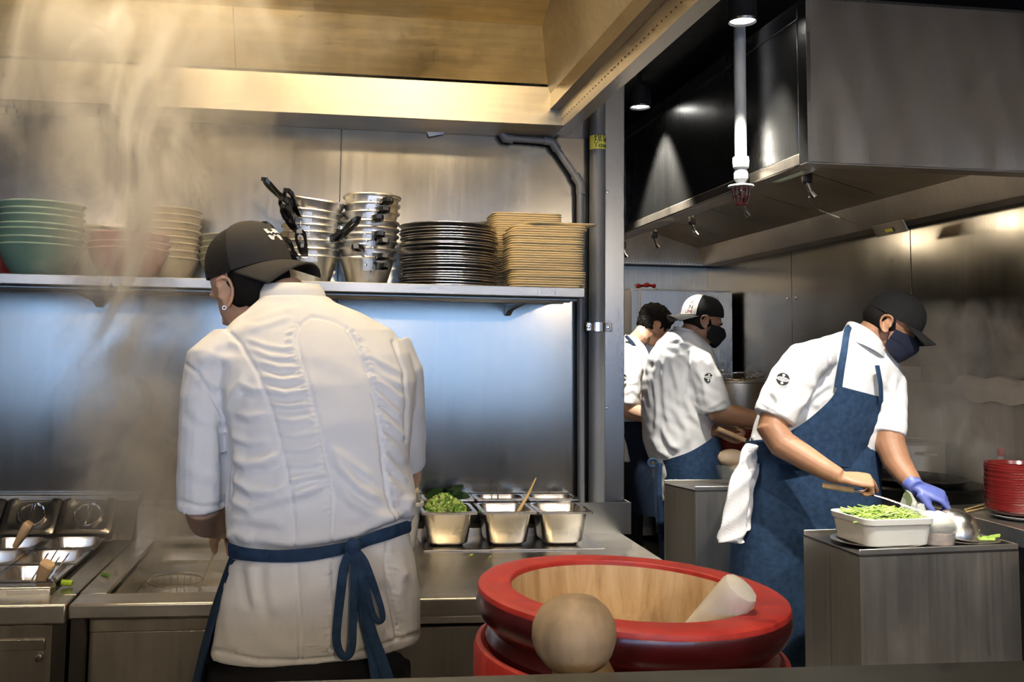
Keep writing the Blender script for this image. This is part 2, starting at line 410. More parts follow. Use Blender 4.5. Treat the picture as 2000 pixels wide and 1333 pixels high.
dp = thing('drain_pipe', 'thin grey plastic pipe bending down from the hood to the counter', 'pipe', (.876, 3.09, .96))
Yp = 3.085
e0, e1, b1, b2 = at(985, 258, Yp), at(985, 268, Yp), at(1078, 277, Yp), at(1133, 358, Yp)
MB().tube([e1+(.02, 0, -.004), b1], .0115, 14).build('pipe_run', 'grey_plastic', dp)
MB().tube([b1, b2], .0115, 14).build('pipe_run', 'grey_plastic', dp)
MB().tube([b2, (b2[0]+.008, Yp, .95)], .0125, 14).build('pipe_run', 'grey_plastic', dp)
MB().tube([e0+(-.006, 0, .02), e0+(-.006, 0, -.008), e1+(.002, 0, -.004), e1+(.03, 0, -.006)], .0165, 14).build('elbow', 'grey_plastic', dp)
d1 = (b2-b1)/np.linalg.norm(b2-b1)
MB().tube([b1+(-.03, 0, .003), b1, b1+d1*.035], .0155, 14).build('elbow', 'grey_plastic', dp)
MB().tube([b2-d1*.035, b2, b2+(.003, 0, -.04)], .0165, 14).build('elbow', 'grey_plastic', dp)

# ------------------------------------------------------------------ left exhaust hood
hd = thing('exhaust_hood', 'warm lit stainless hood canopy above the shelf and sink', 'hood', (-.9, 2.9, 2.206))
XL = -2.6
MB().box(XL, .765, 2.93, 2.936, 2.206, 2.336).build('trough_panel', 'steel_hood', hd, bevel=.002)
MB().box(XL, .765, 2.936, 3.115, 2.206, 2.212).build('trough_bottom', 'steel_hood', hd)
for x0, x1 in ((XL, -1.35), (-1.347, -.315), (-.312, .735)):
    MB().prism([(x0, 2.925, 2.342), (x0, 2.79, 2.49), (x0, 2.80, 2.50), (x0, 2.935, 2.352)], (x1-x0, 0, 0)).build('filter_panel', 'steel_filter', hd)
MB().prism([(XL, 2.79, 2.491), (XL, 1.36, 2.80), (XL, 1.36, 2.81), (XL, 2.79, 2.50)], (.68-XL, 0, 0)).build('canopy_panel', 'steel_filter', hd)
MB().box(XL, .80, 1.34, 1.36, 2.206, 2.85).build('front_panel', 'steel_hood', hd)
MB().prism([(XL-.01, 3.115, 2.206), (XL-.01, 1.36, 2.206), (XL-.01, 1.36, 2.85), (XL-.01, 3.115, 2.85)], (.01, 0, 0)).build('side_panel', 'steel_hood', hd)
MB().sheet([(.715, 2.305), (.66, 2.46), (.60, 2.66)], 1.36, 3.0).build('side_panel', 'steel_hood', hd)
MB().prism([(.715, 2.86, 2.30), (.66, 2.815, 2.47), (.735, 2.93, 2.34)], (.02, .02, 0)).build('corner_gusset', 'steel_hood', hd)
rail = MB().sheet([(.80, 2.40), (.80, 2.206), (.757, 2.206), (.742, 2.252), (.742, 2.262), (.712, 2.262), (.712, 2.312)], 1.36, 3.045).build('gutter_rail', 'steel_rail', hd)
hl = MB()
for k in range(52):
    y = 1.5+k*.0295
    hl.lathe([(0, .0012), (.0042, .0012), (.0042, 0)], 8, mtx=Matrix.Rotation(math.radians(-72), 4, 'Y'), c=(.7495-.0012, y, 2.229))
tag(hl.build('hole_row', 'dark_void', rail), kind='stuff')
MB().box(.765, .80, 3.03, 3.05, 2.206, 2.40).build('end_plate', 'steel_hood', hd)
# torn sticker and drip marks under the trough
ps = MB().prism([at(833, 256, 3.1), at(870, 256, 3.1), at(866, 262, 3.1), at(838, 267, 3.1)], (0, .004, 0)).build('paper_scrap', 'white_ink')
tag(ps, 'torn scrap of white paper caught under the left hood', 'paper')
# lamps inside the left hood
for x, y in ((-.55, 2.2), (.35, 2.0)):
    z = 2.80-(y-1.36)*.216-.004
    lp = thing('hood_lamp', 'warm strip lamp set in the left hood canopy'+(' over the steaming sink' if x < 0 else ' over the chef'), 'lamp', (x, y, z))
    MB().box(x-.40, x+.40, y-.08, y+.08, z-.03, z+.002).build('rim', 'chrome', lp, bevel=.004)
    MB().box(x-.38, x+.38, y-.065, y+.065, z-.034, z-.03).build('diffuser', 'lamp_glow_warm', lp)
    L = light('hood_lamp_light', 'AREA', (x, y, z-.037), 16 if x < 0 else 15.5, (1.0, .79, .50), shape='RECTANGLE', size=.75, size_y=.12, aim=(x, y+.85, 1.75))
    L.parent = lp; L.matrix_parent_inverse = Matrix.Translation(lp.location).inverted()

# ------------------------------------------------------------------ right exhaust hood over the cooking range
h2 = thing('exhaust_hood', 'large dark stainless box hood above the cooking range', 'hood', (2.5, 5.3, 2.2))
x0, x1, y0, y1, z0, z1 = 1.80, 3.24, 3.27, 7.4, 2.2, 2.84
MB().add([(x0+(x1-x0)*i/28, y0-.0035*math.sin(i*1.7)*math.sin(j*.5+i*.3), z0+(z1-z0)*j/14) for j in range(15) for i in range(29)] +
         [(x0+(x1-x0)*i/28, y0+.012, z0+(z1-z0)*j/14) for j in range(15) for i in range(29)],
         [(j*29+i, j*29+i+1, j*29+i+30, j*29+i+29) for j in range(14) for i in range(28)] +
         [(435+j*29+i+29, 435+j*29+i+30, 435+j*29+i+1, 435+j*29+i) for j in range(14) for i in range(28)]).build('end_panel', 'steel_hood_dark', h2)
MB().box(x0, x0+.012, y0+.07, 5.45, z0+.045, z1-.06).build('side_panel', 'steel_hood_side', h2, bevel=.002)
MB().box(x0, x0+.012, 5.46, y1, z0+.045, z1-.06).build('side_panel', 'steel_hood_side', h2, bevel=.002)
MB().box(x0, x0+.016, y0, y0+.066, z0, z1).build('corner_post', 'steel_hood_side', h2, bevel=.002)
MB().box(x0-.003, x0+.014, y0+.066, y1, z0, z0+.043).build('bottom_rail', 'steel_hood_inner', h2, bevel=.002)
MB().box(x0-.003, x0+.014, y0+.066, y1, z1-.058, z1).build('top_rail', 'steel_hood_side', h2, bevel=.002)
MB().box(x0, x0+.11, y0+.10, y1, z0-.004, z0).build('bottom_flange', 'steel_hood_inner', h2)
MB().box(x0, x1, y0+.012, y0+.10, z0-.004, z0).build('bottom_flange', 'steel_hood_inner', h2)
MB().box(x0, x1, y0, y1, z1, z1+.012).build('top_panel', 'steel_hood_side', h2)
MB().sheet([(x0+.11, z0), (x0+.11, z0+.04), (2.12, 2.56)], y0+.1, y1).build('inner_side', 'steel_hood_inner', h2)
for ya, yb in ((3.37, 4.02), (4.025, 4.68), (4.685, 5.34), (5.345, 6.0), (6.005, 6.66), (6.665, 7.38)):
    MB().sheet([(2.12, 2.56), (2.14, 2.575), (3.0, 2.345), (3.02, 2.34)], ya+.004, yb-.004).build('filter_panel', 'steel_hood_inner', h2)
MB().sheet([(2.95, 2.36), (3.0, 2.345), (3.03, 2.335), (3.09, 2.215), (3.1, 2.2), (3.24, 2.2)], y0+.1, y1).build('grease_trough', 'steel_hood_inner', h2)
MB().sheet([(y0+.1, z0), (y0+.1, z0+.05), (3.46, 2.57)], 1.9, 3.1, 'X').build('inner_end', 'steel_hood_inner', h2)
MB().sheet([(y1, z0), (y1-.06, z0), (y1-.06, z0+.03), (7.2, 2.57)], 1.9, 3.1, 'X').build('inner_end', 'steel_hood_inner', h2)
hl = MB()
for k in range(30): hl.box(2.28+k*.028, 2.286+k*.028, y1-.003-.06, y1-.062, z0+.011, z0+.018)
tag(hl.build('hole_row', 'dark_void', h2), kind='stuff')
cvr = MB().obox(at(1738, 447, X=3.055), (0, .14, 0), (.015, 0, -.03), (.003, 0, .0015)).build('access_cover', 'steel_hood_inner', h2)
MB().obox(at(1736, 450, X=3.045), (0, .03, 0), (.005, 0, -.008), (.002, 0, .001)).build('sticker', 'yellow_sticker', cvr)
MB().obox(at(1543, 346, Z=2.1945), (.02, 0, 0), (0, .12, 0), (0, 0, .0005)).build('sticker', 'label_green', h2)
for i, (px, py) in enumerate(((1577, 362), (1452, 402), (1352, 442), (1278, 468), (1217, 488))):
    p = at(px, py, X=1.96)
    t = thing('spray_nozzle', ('nearest fire spray nozzle under the range hood', 'second fire spray nozzle under the range hood', 'third fire spray nozzle under the range hood', 'fourth fire spray nozzle under the range hood', 'farthest fire spray nozzle under the range hood')[i], 'nozzle', p, 'fire nozzles under the range hood')
    MB().tube([(p[0], p[1], 2.37), p+(0, 0, .02)], .010, 10).build('stem', 'steel_dark', t)
    MB().obox(p+(0, 0, .03), (.016, 0, 0), (0, .016, 0), (0, 0, .022)).build('body', 'bakelite', t, bevel=.004)
    MB().tube([p+(0, 0, .01), p+(.012, -.006, -.03)], .008, 10).build('arm', 'chrome', t)
    MB().tube([p+(.012, -.006, -.03), p+(.026, -.01, -.05)], [.013, .016], 12).build('tip', 'chrome', t)
cw = MB().tube([at(1580, 385, X=1.98), at(1600, 410, X=2.3), at(1640, 425, X=2.4), at(1680, 442, X=3.0)], .003, 6).build('detection_wire', 'chrome')
tag(cw, 'thin wire running from the nearest nozzle across the hood filters', 'wire')

# ceiling spots and the sprinkler drop pipe
for k, (x, y) in enumerate(((1.626, 3.448), (1.66, 4.779), (1.63, 2.1), (1.63, .75), (.16, .80), (2.6, 1.9))):
    z = 2.8
    nm = ('round white ceiling spot beside the white sprinkler pipe', 'small round ceiling spot farther back above the dark duct', 'ceiling spot above the steel stand with the herb box', 'ceiling spot above the serving ledge at the right', 'ceiling spot above the big red mortar', 'ceiling spot above the red lacquer bowls')[k]
    t = thing('ceiling_spot', nm, 'lamp', (x, y, z), 'ceiling spots')
    MB().tube([(x, y, 3.0), (x, y, z+.10)], .012, 8).build('stem', 'ceiling_black', t)
    MB().lathe([(.0, .12), (.045, .115), (.055, .09), (.058, 0), (.054, -.002), (.05, .03)], 24, c=(x, y, z), cap=False).build('housing', 'ceiling_black', t)
    MB().lathe([(.058, .0), (.060, .006), (.056, .008)], 24, c=(x, y, z), cap=False).build('rim', 'chrome', t)
    MB().lathe([(0, .008), (.05, .008), (.05, .010), (0, .010)], 24, c=(x, y, z)).build('lens', 'lamp_glow', t)
    tgt = ((1.75, 3.85, 0), (1.85, 4.95, 0), (1.95, 3.2, 0), (1.85, 2.7, .5), (.43, 1.26, 1.1), (2.6, 2.6, .9))[k]
    pw = (180, 330, 190, 110, 45, 60)[k]
    L = light('ceiling_spot_light', 'SPOT', (x, y, z-.01), pw, (1.0, .94, .84), spot_size=math.radians((64, 80, 72, 46, 34, 70)[k]), spot_blend=.5, shadow_soft_size=.035, aim=tgt)
    L.parent = t; L.matrix_parent_inverse = Matrix.Translation(t.location).inverted()
sp = thing('sprinkler_pipe', 'white vertical drop pipe with a red caged sprinkler head', 'pipe', (1.745, 3.72, 2.15))
b = at(1447, 330, 3.72); bx, by, bz = b
MB().tube([(bx, by, 3.0), (bx, by, bz)], .0255, 20).build('pipe_body', 'white_paint', sp)
MB().lathe([(.034, .05), (.036, .03), (.034, .005), (.026, -.004), (.03, -.02), (.03, -.045), (.018, -.06), (.016, -.075)], 18, c=(bx, by, bz)).build('reducer', 'white_paint', sp)
MB().lathe([(.0, -.070), (.052, -.072), (.055, -.078), (.0, -.080)], 24, c=(bx, by, bz)).build('escutcheon', 'white_paint', sp)
cg = MB()
for k in range(10):
    a = 2*PI*k/10; c, s = math.cos(a), math.sin(a)
    cg.tube([(bx+.036*c, by+.036*s, bz-.08), (bx+.034*c, by+.034*s, bz-.12), (bx+.022*c, by+.022*s, bz-.155)], .0022, 5)
for r, zz in ((.036, -.085), (.034, -.12), (.022, -.155)):
    cg.tube([(bx+r*math.cos(q), by+r*math.sin(q), bz+zz) for q in np.linspace(0, 2*PI, 22)], .0022, 5)
cg.build('cage', 'cage_red', sp)
MB().lathe([(.009, -.08), (.007, -.10), (.012, -.12), (.018, -.125), (0, -.127)], 10, c=(bx, by, bz)).build('sprinkler_head', 'chrome', sp)
# ------------------------------------------------------------------ the counter along the back wall
ZT = .86
# --- left prep table with sunken pans
pt = thing('prep_table', 'stainless prep table with rows of sunken pans at the left edge', 'counter', (-.9, 2.7, 0))
MB().box(-1.75, -.583, 2.272, 2.36, .815, ZT).build('front_rim', 'steel_apron', pt, bevel=.004)
MB().box(-.64, -.583, 2.36, 3.0, .835, ZT).build('side_rim', 'steel_top', pt, bevel=.002)
MB().box(-1.75, -.64, 2.40, 3.0, .70, .72).build('well_floor', 'steel_dark', pt)
MB().box(-.652, -.64, 2.36, 3.0, .70, .858).build('well_wall', 'steel_dark', pt)
MB().box(-1.75, -.64, 2.36, 2.405, .835, .878).build('pan_rail', 'steel_top', pt, bevel=.006)
MB().prism([(-1.75, 2.995, .855), (-1.75, 3.10, .965), (-1.75, 3.115, .965), (-1.75, 3.115, .855)], (1.165, 0, 0)).build('back_slope', 'steel_top', pt)
MB().box(-1.75, -.583, 3.075, 3.115, .965, .985).build('back_ledge', 'steel_top', pt, bevel=.004)
MB().box(-1.75, -.62, 2.33, 2.345, .10, .80).build('door', 'steel_cabinet', pt, bevel=.003)
MB().box(-1.75, -.64, 2.325, 2.331, .742, .768).build('door_trim', 'steel_cabinet', pt, bevel=.002)
for z in (.725, .66): MB().lathe([(0, .012), (.006, .011), (.008, .004), (.008, 0)], 12, mtx=Matrix.Rotation(PI/2, 4, 'X'), c=(-.652+(-.10 if z < .7 else 0), 2.325, z)).build('knob', 'chrome', pt)
MB().box(-.618, -.586, 2.30, 2.34, 0, .814).build('leg', 'steel_dark', pt)
MB().box(-1.75, -.60, 2.36, 3.0, .08, .12).build('base', 'steel_dark', pt)

def gn_rings(w, d, h, wt, r=.028, taper=.014, lip=.012):
    """gastronorm pan: rounded box with a rolled rim; origin at the rim centre"""
    def ring(hw, hd, rr, z, n=5):
        P = []
        for cx, cy, a0 in ((hw-rr, hd-rr, 0), (-hw+rr, hd-rr, 90), (-hw+rr, -hd+rr, 180), (hw-rr, -hd+rr, 270)):
            for k in range(n):
                a = math.radians(a0+90*k/(n-1)); P.append((cx+rr*math.cos(a), cy+rr*math.sin(a), z))
        return P
    hw, hd = w/2, d/2
    R = [ring(hw, hd, .006, -.006), ring(hw, hd, .006, 0), ring(hw-lip, hd-lip, r, .001), ring(hw-lip-.002, hd-lip-.002, r, -.006),
         ring(hw-lip-taper*.6, hd-lip-taper*.6, r, -h*.6), ring(hw-lip-taper, hd-lip-taper, r, -h+.012), ring(hw-lip-taper-.012, hd-lip-taper-.012, r, -h+.002)]
    O = [ring(hw-lip-taper-.012, hd-lip-taper-.012, r, -h), ring(hw-lip-taper+.002, hd-lip-taper+.002, r, -h+.012), ring(hw-lip, hd-lip, r, -.008)]
    return R, O
def gn_mesh(w, d, h, name='pan_body', mat='steel_pan'):
    R, O = gn_rings(w, d, h, .002)
    m = MB(); n = len(R[0]); m.loft(R, cap=False); m.add(R[-1], [tuple(range(n))])
    m.loft(O, cap=False); m.add(O[0], [tuple(range(n))]); m.loft([O[-1], R[0]], cap=False)
    me = m.mesh(name, ang=50); me.materials.append(MAT[mat]); return me
sixth = gn_mesh(.162, .176, .10); sixth_deep = gn_mesh(.172, .18, .106)
k = 0
words = ('back', 'middle', 'front')
for row, yc in enumerate((2.91, 2.72, 2.53)):
    for c, xc in enumerate((-.735, -.90, -1.065)):
        if c == 2 and row != 0: continue
        o = shared('food_pan', sixth, (xc, yc, .872))
        tag(o, 'empty sunken steel pan, %s row of the left prep table, %s' % (words[row], ('nearest the sink', 'second from the sink', 'third from the sink')[c]), 'pan', 'sunken pans in the prep table')
# lids on the slope
nrm = np.array([0, -.705, .709]); upv = np.array([0, .709, .705])
lid_c = np.array([0, 3.042, .929])
def lid(xc, label):
    t = thing('pan_lid', label, 'lid', (xc, 3.02, .92), 'lids on the sloped back row')
    M = Matrix(((1, 0, 0, xc), (0, upv[1], nrm[1], lid_c[1]), (0, upv[2], nrm[2], lid_c[2]), (0, 0, 0, 1)))
    def rr(hw, hd, r, z):
        P = []
        for cx, cy, a0 in ((hw-r, hd-r, 0), (-hw+r, hd-r, 90), (-hw+r, -hd+r, 180), (hw-r, -hd+r, 270)):
            for q in range(5):
                a = math.radians(a0+22.5*q); P.append(tuple(M @ Vector((cx+r*math.cos(a), cy+r*math.sin(a), z))))
        return P
    m = MB(); m.loft([rr(.08, .072, .008, 0), rr(.08, .072, .008, .006), rr(.074, .066, .03, .009), rr(.068, .060, .03, .0095), rr(.062, .054, .03, .002), rr(.02, .02, .018, .002)], cap=True)
    m.build('plate', 'steel_pan', t, ang=50)
    MB().lathe([(.044, .002), (.043, .006), (.040, .006), (.037, .001), (.025, -.008), (0, -.011)], 28, cap=False, mtx=M @ Matrix.Translation((0, .0, .002))).build('dish', 'chrome', t)
    MB().add([tuple(M @ Vector(p)) for p in ((-.004, -.04, .001), (.004, -.04, .001), (.004, .04, .001), (-.004, .04, .001), (-.004, -.04, .009), (.004, -.04, .009), (.004, .04, .009), (-.004, .04, .009))],
             [(0,3,2,1),(4,5,6,7),(0,1,5,4),(1,2,6,5),(2,3,7,6),(3,0,4,7)]).build('grip', 'chrome', t, bevel=.002)
lid(-.895, 'steel pan lid with a round dish grip and a wooden handle leaning before it'); lid(-.728, 'water spotted steel pan lid nearest the steaming sink'); lid(-1.062, 'steel pan lid cut by the left edge of the photo')
def paddle(p0, p1, w, name, label, mat='wood_handle'):
    p0, p1 = np.array(p0), np.array(p1); d = p1-p0; L = np.linalg.norm(d); d /= L
    t = thing(name, label, 'spatula', p0)
    side = np.cross(d, [0, -1, .2]); side /= np.linalg.norm(side); n = np.cross(side, d)
    R = []
    for f, ww, th in ((0, .55, .010), (.12, .62, .011), (.7, .95, .014), (.93, 1.0, .014), (1.0, .8, .010)):
        c = p0+d*L*f
        R.append([c+side*w*ww*a+n*th*b for a, b in ((-1, -.6), (-.6, -1), (.6, -1), (1, -.6), (1, .6), (.6, 1), (-.6, 1), (-1, .6))])
    MB().loft(R).build('grip', mat, t, bevel=.001)
    MB().tube([p0+d*.02, p0-d*.10+np.array([0, 0, -.02])], [.005, .004], 8).build('shank', 'chrome', t)
paddle(at(30, 1068, 2.88), at(58, 1022, 2.86), .014, 'spatula', 'wooden handled spatula standing in the back row pan at the far left')
paddle(at(77, 1140, 2.47), at(95, 1100, 2.44), .018, 'spatula', 'wooden handled spatula lying in the front row pan beside steel tongs')
tg = thing('tongs', 'folded steel tongs lying in the front row pan beside a wooden handle', 'tongs', at(90, 1135, 2.5))
for dx in (0, 22):
    p0, p1 = at(62+dx, 1145, 2.49), at(103+dx, 1078+dx*.35, 2.49); d = (p1-p0)/np.linalg.norm(p1-p0); s_ = np.array([.011, 0, .004])
    for sg in (-1, 1):
        MB().obox((p0+p1)/2+s_*sg, d*np.linalg.norm(p1-p0)/2, (0, .008, 0), s_/np.linalg.norm(s_)*.0012).build('arm', 'chrome', tg)
tag(MB().tube([at(120, 1138, 2.43), at(141, 1140, 2.43)], .0072, 10).build('scallion_piece', 'lime_green'), 'bright green scallion piece on the prep table rim', 'scallion')
tag(MB().tube([at(200, 1122, 2.55), at(209, 1124, 2.54), at(220, 1128, 2.53)], [.005, .006, .002], 8).build('scallion_piece', 'scallion'), 'small dull green scallion scrap beside the sink opening', 'scallion')

# --- noodle cooker / sink unit
sk = thing('noodle_cooker', 'steaming stainless noodle boiler with an open water well', 'cooker', (-.2, 2.6, 0))
xs0, xs1, ys0, ys1 = -.515, .0, 2.367, 2.985
MB().box(-.577, .10, 2.270, ys0, .825, ZT).build('front_rim', 'steel_apron', sk, bevel=.005)
MB().box(-.577, xs0, ys0, 3.02, .835, ZT).build('side_rim', 'steel_top', sk, bevel=.001)
MB().box(xs1, .10, ys0, 3.02, .835, ZT).build('side_rim', 'steel_top', sk, bevel=.001)
MB().box(xs0, xs1, ys1, 3.02, .835, ZT).build('back_rim', 'steel_top', sk)
MB().box(-.577, .10, 3.02, 3.115, .855, .962).build('upstand', 'steel_top', sk, bevel=.003)
ww = MB(); ww.box(xs0-.006, xs0, ys0, ys1, .58, .85).box(xs1, xs1+.006, ys0, ys1, .58, .85).box(xs0, xs1, ys0-.006, ys0, .58, .85).box(xs0, xs1, ys1, ys1+.006, .58, .85).box(xs0, xs1, ys0, ys1, .57, .58)
ww.build('well', 'steel_top', sk)
MB().box(xs0, xs1, ys0+.03, ys0+.05, .79, .80).build('ledge_bar', 'steel_pan', sk)
MB().box(xs0, xs1, ys1-.05, ys1-.001, .80, .81).build('ledge_bar', 'steel_pan', sk)
MB().box(xs0+.001, xs1-.001, ys0+.001, ys1-.001, .60, .765).build('water', 'water', sk)
MB().box(-.545, .09, 2.345, 2.36, .12, .775).build('front_panel', 'steel_cabinet', sk, bevel=.002)
MB().box(-.545, .09, 2.338, 2.36, .776, .824).build('front_fascia', 'steel_cabinet', sk, bevel=.002)
MB().box(-.577, -.548, 2.30, 2.34, 0, .824).build('leg', 'steel_dark', sk)
MB().box(-.577, .09, 2.36, 3.0, .08, .12).build('base', 'steel_dark', sk)
nb = thing('noodle_basket', 'round wire noodle basket sunk in the boiler water', 'basket', at(345, 1140, Z=.80))
c = at(343, 1135, Z=.795)
for r, z in ((.075, 0), (.074, -.03), (.07, -.05)): MB().tube([c+(r*math.cos(q), r*math.sin(q), z) for q in np.linspace(0, 2*PI, 33)], .003 if z == 0 else .0015, 6).build('ring', 'chrome', nb)
tag((lambda m: [m.tube([c+(.075*math.cos(q), .075*math.sin(q), 0), c+(.06*math.cos(q), .06*math.sin(q), -.06)], .001, 4) for q in np.linspace(0, 2*PI, 24)] and m)(MB()).build('wire_mesh', 'chrome', nb), kind='stuff')
MB().tube([c+(.075, .02, 0), at(420, 1080, 2.62), at(428, 1020, 2.6)], .005, 8).build('handle', 'chrome', nb)

# --- right worktop
wt = thing('worktop_unit', 'plain stainless worktop unit with an upstand by the wall corner', 'counter', (.55, 2.65, 0))
MB().box(.104, .988, 2.268, 3.03, .818, ZT).build('top', 'steel_top', wt, bevel=.004)
MB().box(.104, .84, 2.985, 3.115, .85, .89).build('back_step', 'steel_top', wt, bevel=.002)
MB().box(.836, 1.019, 3.025, 3.031, .858, .962).box(1.013, 1.019, 3.031, 3.09, .858, .962).build('corner_box', 'steel_trim', wt)
MB().box(.104, .985, 2.275, 2.30, .798, .817).build('trim_strip', 'steel_apron', wt, bevel=.003)
MB().box(.104, .98, 2.33, 2.345, .12, .775).build('front_panel', 'steel_cabinet', wt, bevel=.002)
MB().box(.97, .985, 2.345, 3.02, .12, .797).build('end_panel', 'steel_cabinet', wt)
MB().box(.104, .98, 2.345, 3.0, .08, .12).build('base', 'steel_dark', wt)
bd = MB().box(.30, .855, 2.785, 2.995, ZT+.001, ZT+.004).build('steel_mat', 'steel_pan'); tag(bd, 'thin steel plate lying under the three food pans', 'plate')
labels = ('steel pan heaped with chopped scallions beside the chef', 'empty steel pan with a wooden stick standing in it', 'empty steel pan nearest the wall corner')
for i, xc in enumerate((.379, .563, .738)):
    t = thing('food_pan', labels[i], 'pan', (xc, 2.89, ZT+.004), 'food pans on the right worktop')
    shared('pan_body', sixth_deep, (xc, 2.89, .9705), t)
# second row: shallow pans on the step along the wall
ninth = gn_mesh(.172, .112, .088)
for i, (xc, lab) in enumerate(((.40, 'steel pan of leafy herbs behind the scallion pan'), (.575, 'steel pan with a spoon in it behind the wooden stick'), (.75, 'steel pan in the back row by the wall corner'))):
    t = thing('food_pan', lab, 'pan', (xc, 3.05, .89), 'food pans along the wall')
    shared('pan_body', ninth, (xc, 3.05, .979), t)
wp = thing('food_tub', 'white plastic tub of pale mushrooms half hidden behind the chef', 'tub', (.27, 2.93, ZT))
cc = at(800, 1000, 2.9); ex = .08
def rrect(cx, cy, z, hw, hd, r, n=4):
    P = []
    for sx, sy, a0 in ((1, 1, 0), (-1, 1, 90), (-1, -1, 180), (1, -1, 270)):
        for q in range(n):
            a = math.radians(a0+90*q/(n-1)); P.append((cx+sx*(hw-r)+r*math.cos(a), cy+sy*(hd-r)+r*math.sin(a), z))
    return P
tx, ty = .215, 2.90
MB().loft([rrect(tx, ty, ZT, .066, .066, .02), rrect(tx, ty, ZT+.125, .08, .08, .02), rrect(tx, ty, ZT+.128, .088, .088, .02), rrect(tx, ty, ZT+.138, .088, .088, .02), rrect(tx, ty, ZT+.138, .08, .08, .02), rrect(tx, ty, ZT+.02, .062, .062, .02)]).build('tub_body', 'plastic_white', wp)
def blob(m, c, r, n=8, sq=(1, 1, 1), seed=0):
    rg = np.random.default_rng(seed+int(abs(c[0]*1e4))); R = []
    for i in range(n+1):
        th = PI*i/n; R.append([(c[0]+sq[0]*r*max(.02, math.sin(th))*math.cos(q)*(1+rg.uniform(-.1, .1)), c[1]+sq[1]*r*max(.02, math.sin(th))*math.sin(q)*(1+rg.uniform(-.1, .1)), c[2]-sq[2]*r*math.cos(th)) for q in np.linspace(0, 2*PI, n+2, endpoint=False)])
    m.loft(R); return m
for i in range(9):
    c = (tx+random.uniform(-.05, .06), ty+random.uniform(-.05, .05), ZT+.14+random.uniform(0, .03))
    o = blob(MB(), c, random.uniform(.016, .026), sq=(1, 1, .8), seed=i).build('mushroom', 'mushroom_cream')
    tag(o, 'pale mushroom piece in the white tub behind the chef', 'mushroom', 'mushrooms in the white tub')
bgm = MB(); R = []
for z, r in ((ZT+.135, .082), (ZT+.17, .085), (ZT+.19, .06), (ZT+.205, .035)):
    R.append([(tx+r*math.cos(q)*(1+.1*math.sin(5*q+z*90)), ty+r*math.sin(q)*(1+.1*math.sin(4*q+z*60)), z+.008*math.sin(3*q)) for q in np.linspace(0, 2*PI, 24, endpoint=False)])
tag(bgm.loft(R, cap=False).build('plastic_bag', 'plastic_bag'), 'clear plastic bag folded over the white mushroom tub', 'bag')
# chopped scallions: nobody could count them
def heap(name, label, cat, cx, cy, z, hw, hd, h, n, mats, kind='ring', parent=None):
    for mi, mt in enumerate(mats):
        m = MB()
        for i in range(n//len(mats)):
            u, v = RNG.uniform(-1, 1, 2); rr = min(1, math.hypot(u, v)/1.2)
            p = np.array([cx+u*hw, cy+v*hd, z+h*(1-rr**2)*RNG.uniform(.55, 1.05)])
            d = RNG.normal(size=3); d /= np.linalg.norm(d); L = RNG.uniform(.003, .006)
            m.tube([p-d*L, p+d*L], RNG.uniform(.003, .0055), 6)
        tag(m.build(name, mt, None), label[mi], cat, kind='stuff')
heap('chopped_scallion', ['dark green chopped scallions heaped in the steel pan', 'pale green chopped scallions heaped in the steel pan'], 'scallions', .375, 2.895, .955, .062, .068, .055, 700, ('scallion', 'scallion_pale'))
for i in range(15):                                            # leafy herbs in the pan behind
    px, py = RNG.uniform(836, 905), RNG.uniform(955, 982); p = at(px, py, 3.04); p[2] = max(p[2], .955)
    a = RNG.uniform(0, 2*PI); t1 = np.array([math.cos(a), math.sin(a)*.5, RNG.uniform(-.3, .6)]); t1 /= np.linalg.norm(t1); t2 = np.cross(t1, [0, -.8, .6]); t2 /= np.linalg.norm(t2)
    L = RNG.uniform(.02, .034); W = L*.45; nn = np.cross(t1, t2)
    ring = [p+t1*L*math.cos(q)+t2*W*math.sin(q)*(1 if math.cos(q) < .2 else .75) + nn*.006*math.cos(q)**2 for q in np.linspace(0, 2*PI, 12, endpoint=False)]
    o = MB().prism(ring, nn*.0012).build('herb_leaf', 'leaf_dark'); tag(o, 'dark green herb leaf in the back row pan', 'leaf', 'herb leaves in the back pan')
stk = thing('wooden_stick', 'pale wooden stick leaning out of the middle steel pan', 'stick', at(1010, 1000, 2.90))
MB().tube([at(1006, 1045, 2.87), at(1012, 1000, 2.90), at(1030, 970, 2.93), at(1047, 934, 2.97)], [.005, .0055, .005, .0018], 10).build('shaft', 'wood_stick', stk)
spn = thing('spoon', 'steel spoon handle sticking up from the back row pan', 'spoon', at(973, 985, 3.03))
MB().tube([at(974, 1000, 3.04), at(972, 965, 3.05), at(970, 948, 3.06)], [.006, .005, .0065], 8, flat=.5).build('handle', 'chrome', spn)
for i, (px, py, L) in enumerate(((917, 1086, 9), (955, 1090, 5), (936, 1000, 5))):
    p = at(px, py, Z=ZT+.005) if py > 1010 else at(px, py, 2.83)
    tag(MB().tube([p, p+(L*.0012, .006, .002)], [.004, .003], 7).build('scallion_piece', 'scallion_pale' if i < 2 else 'scallion'), ('green scallion curl on the worktop before the pans', 'tiny scallion scrap on the worktop before the middle pan', 'scallion scrap caught between the first two pans')[i], 'scallion')
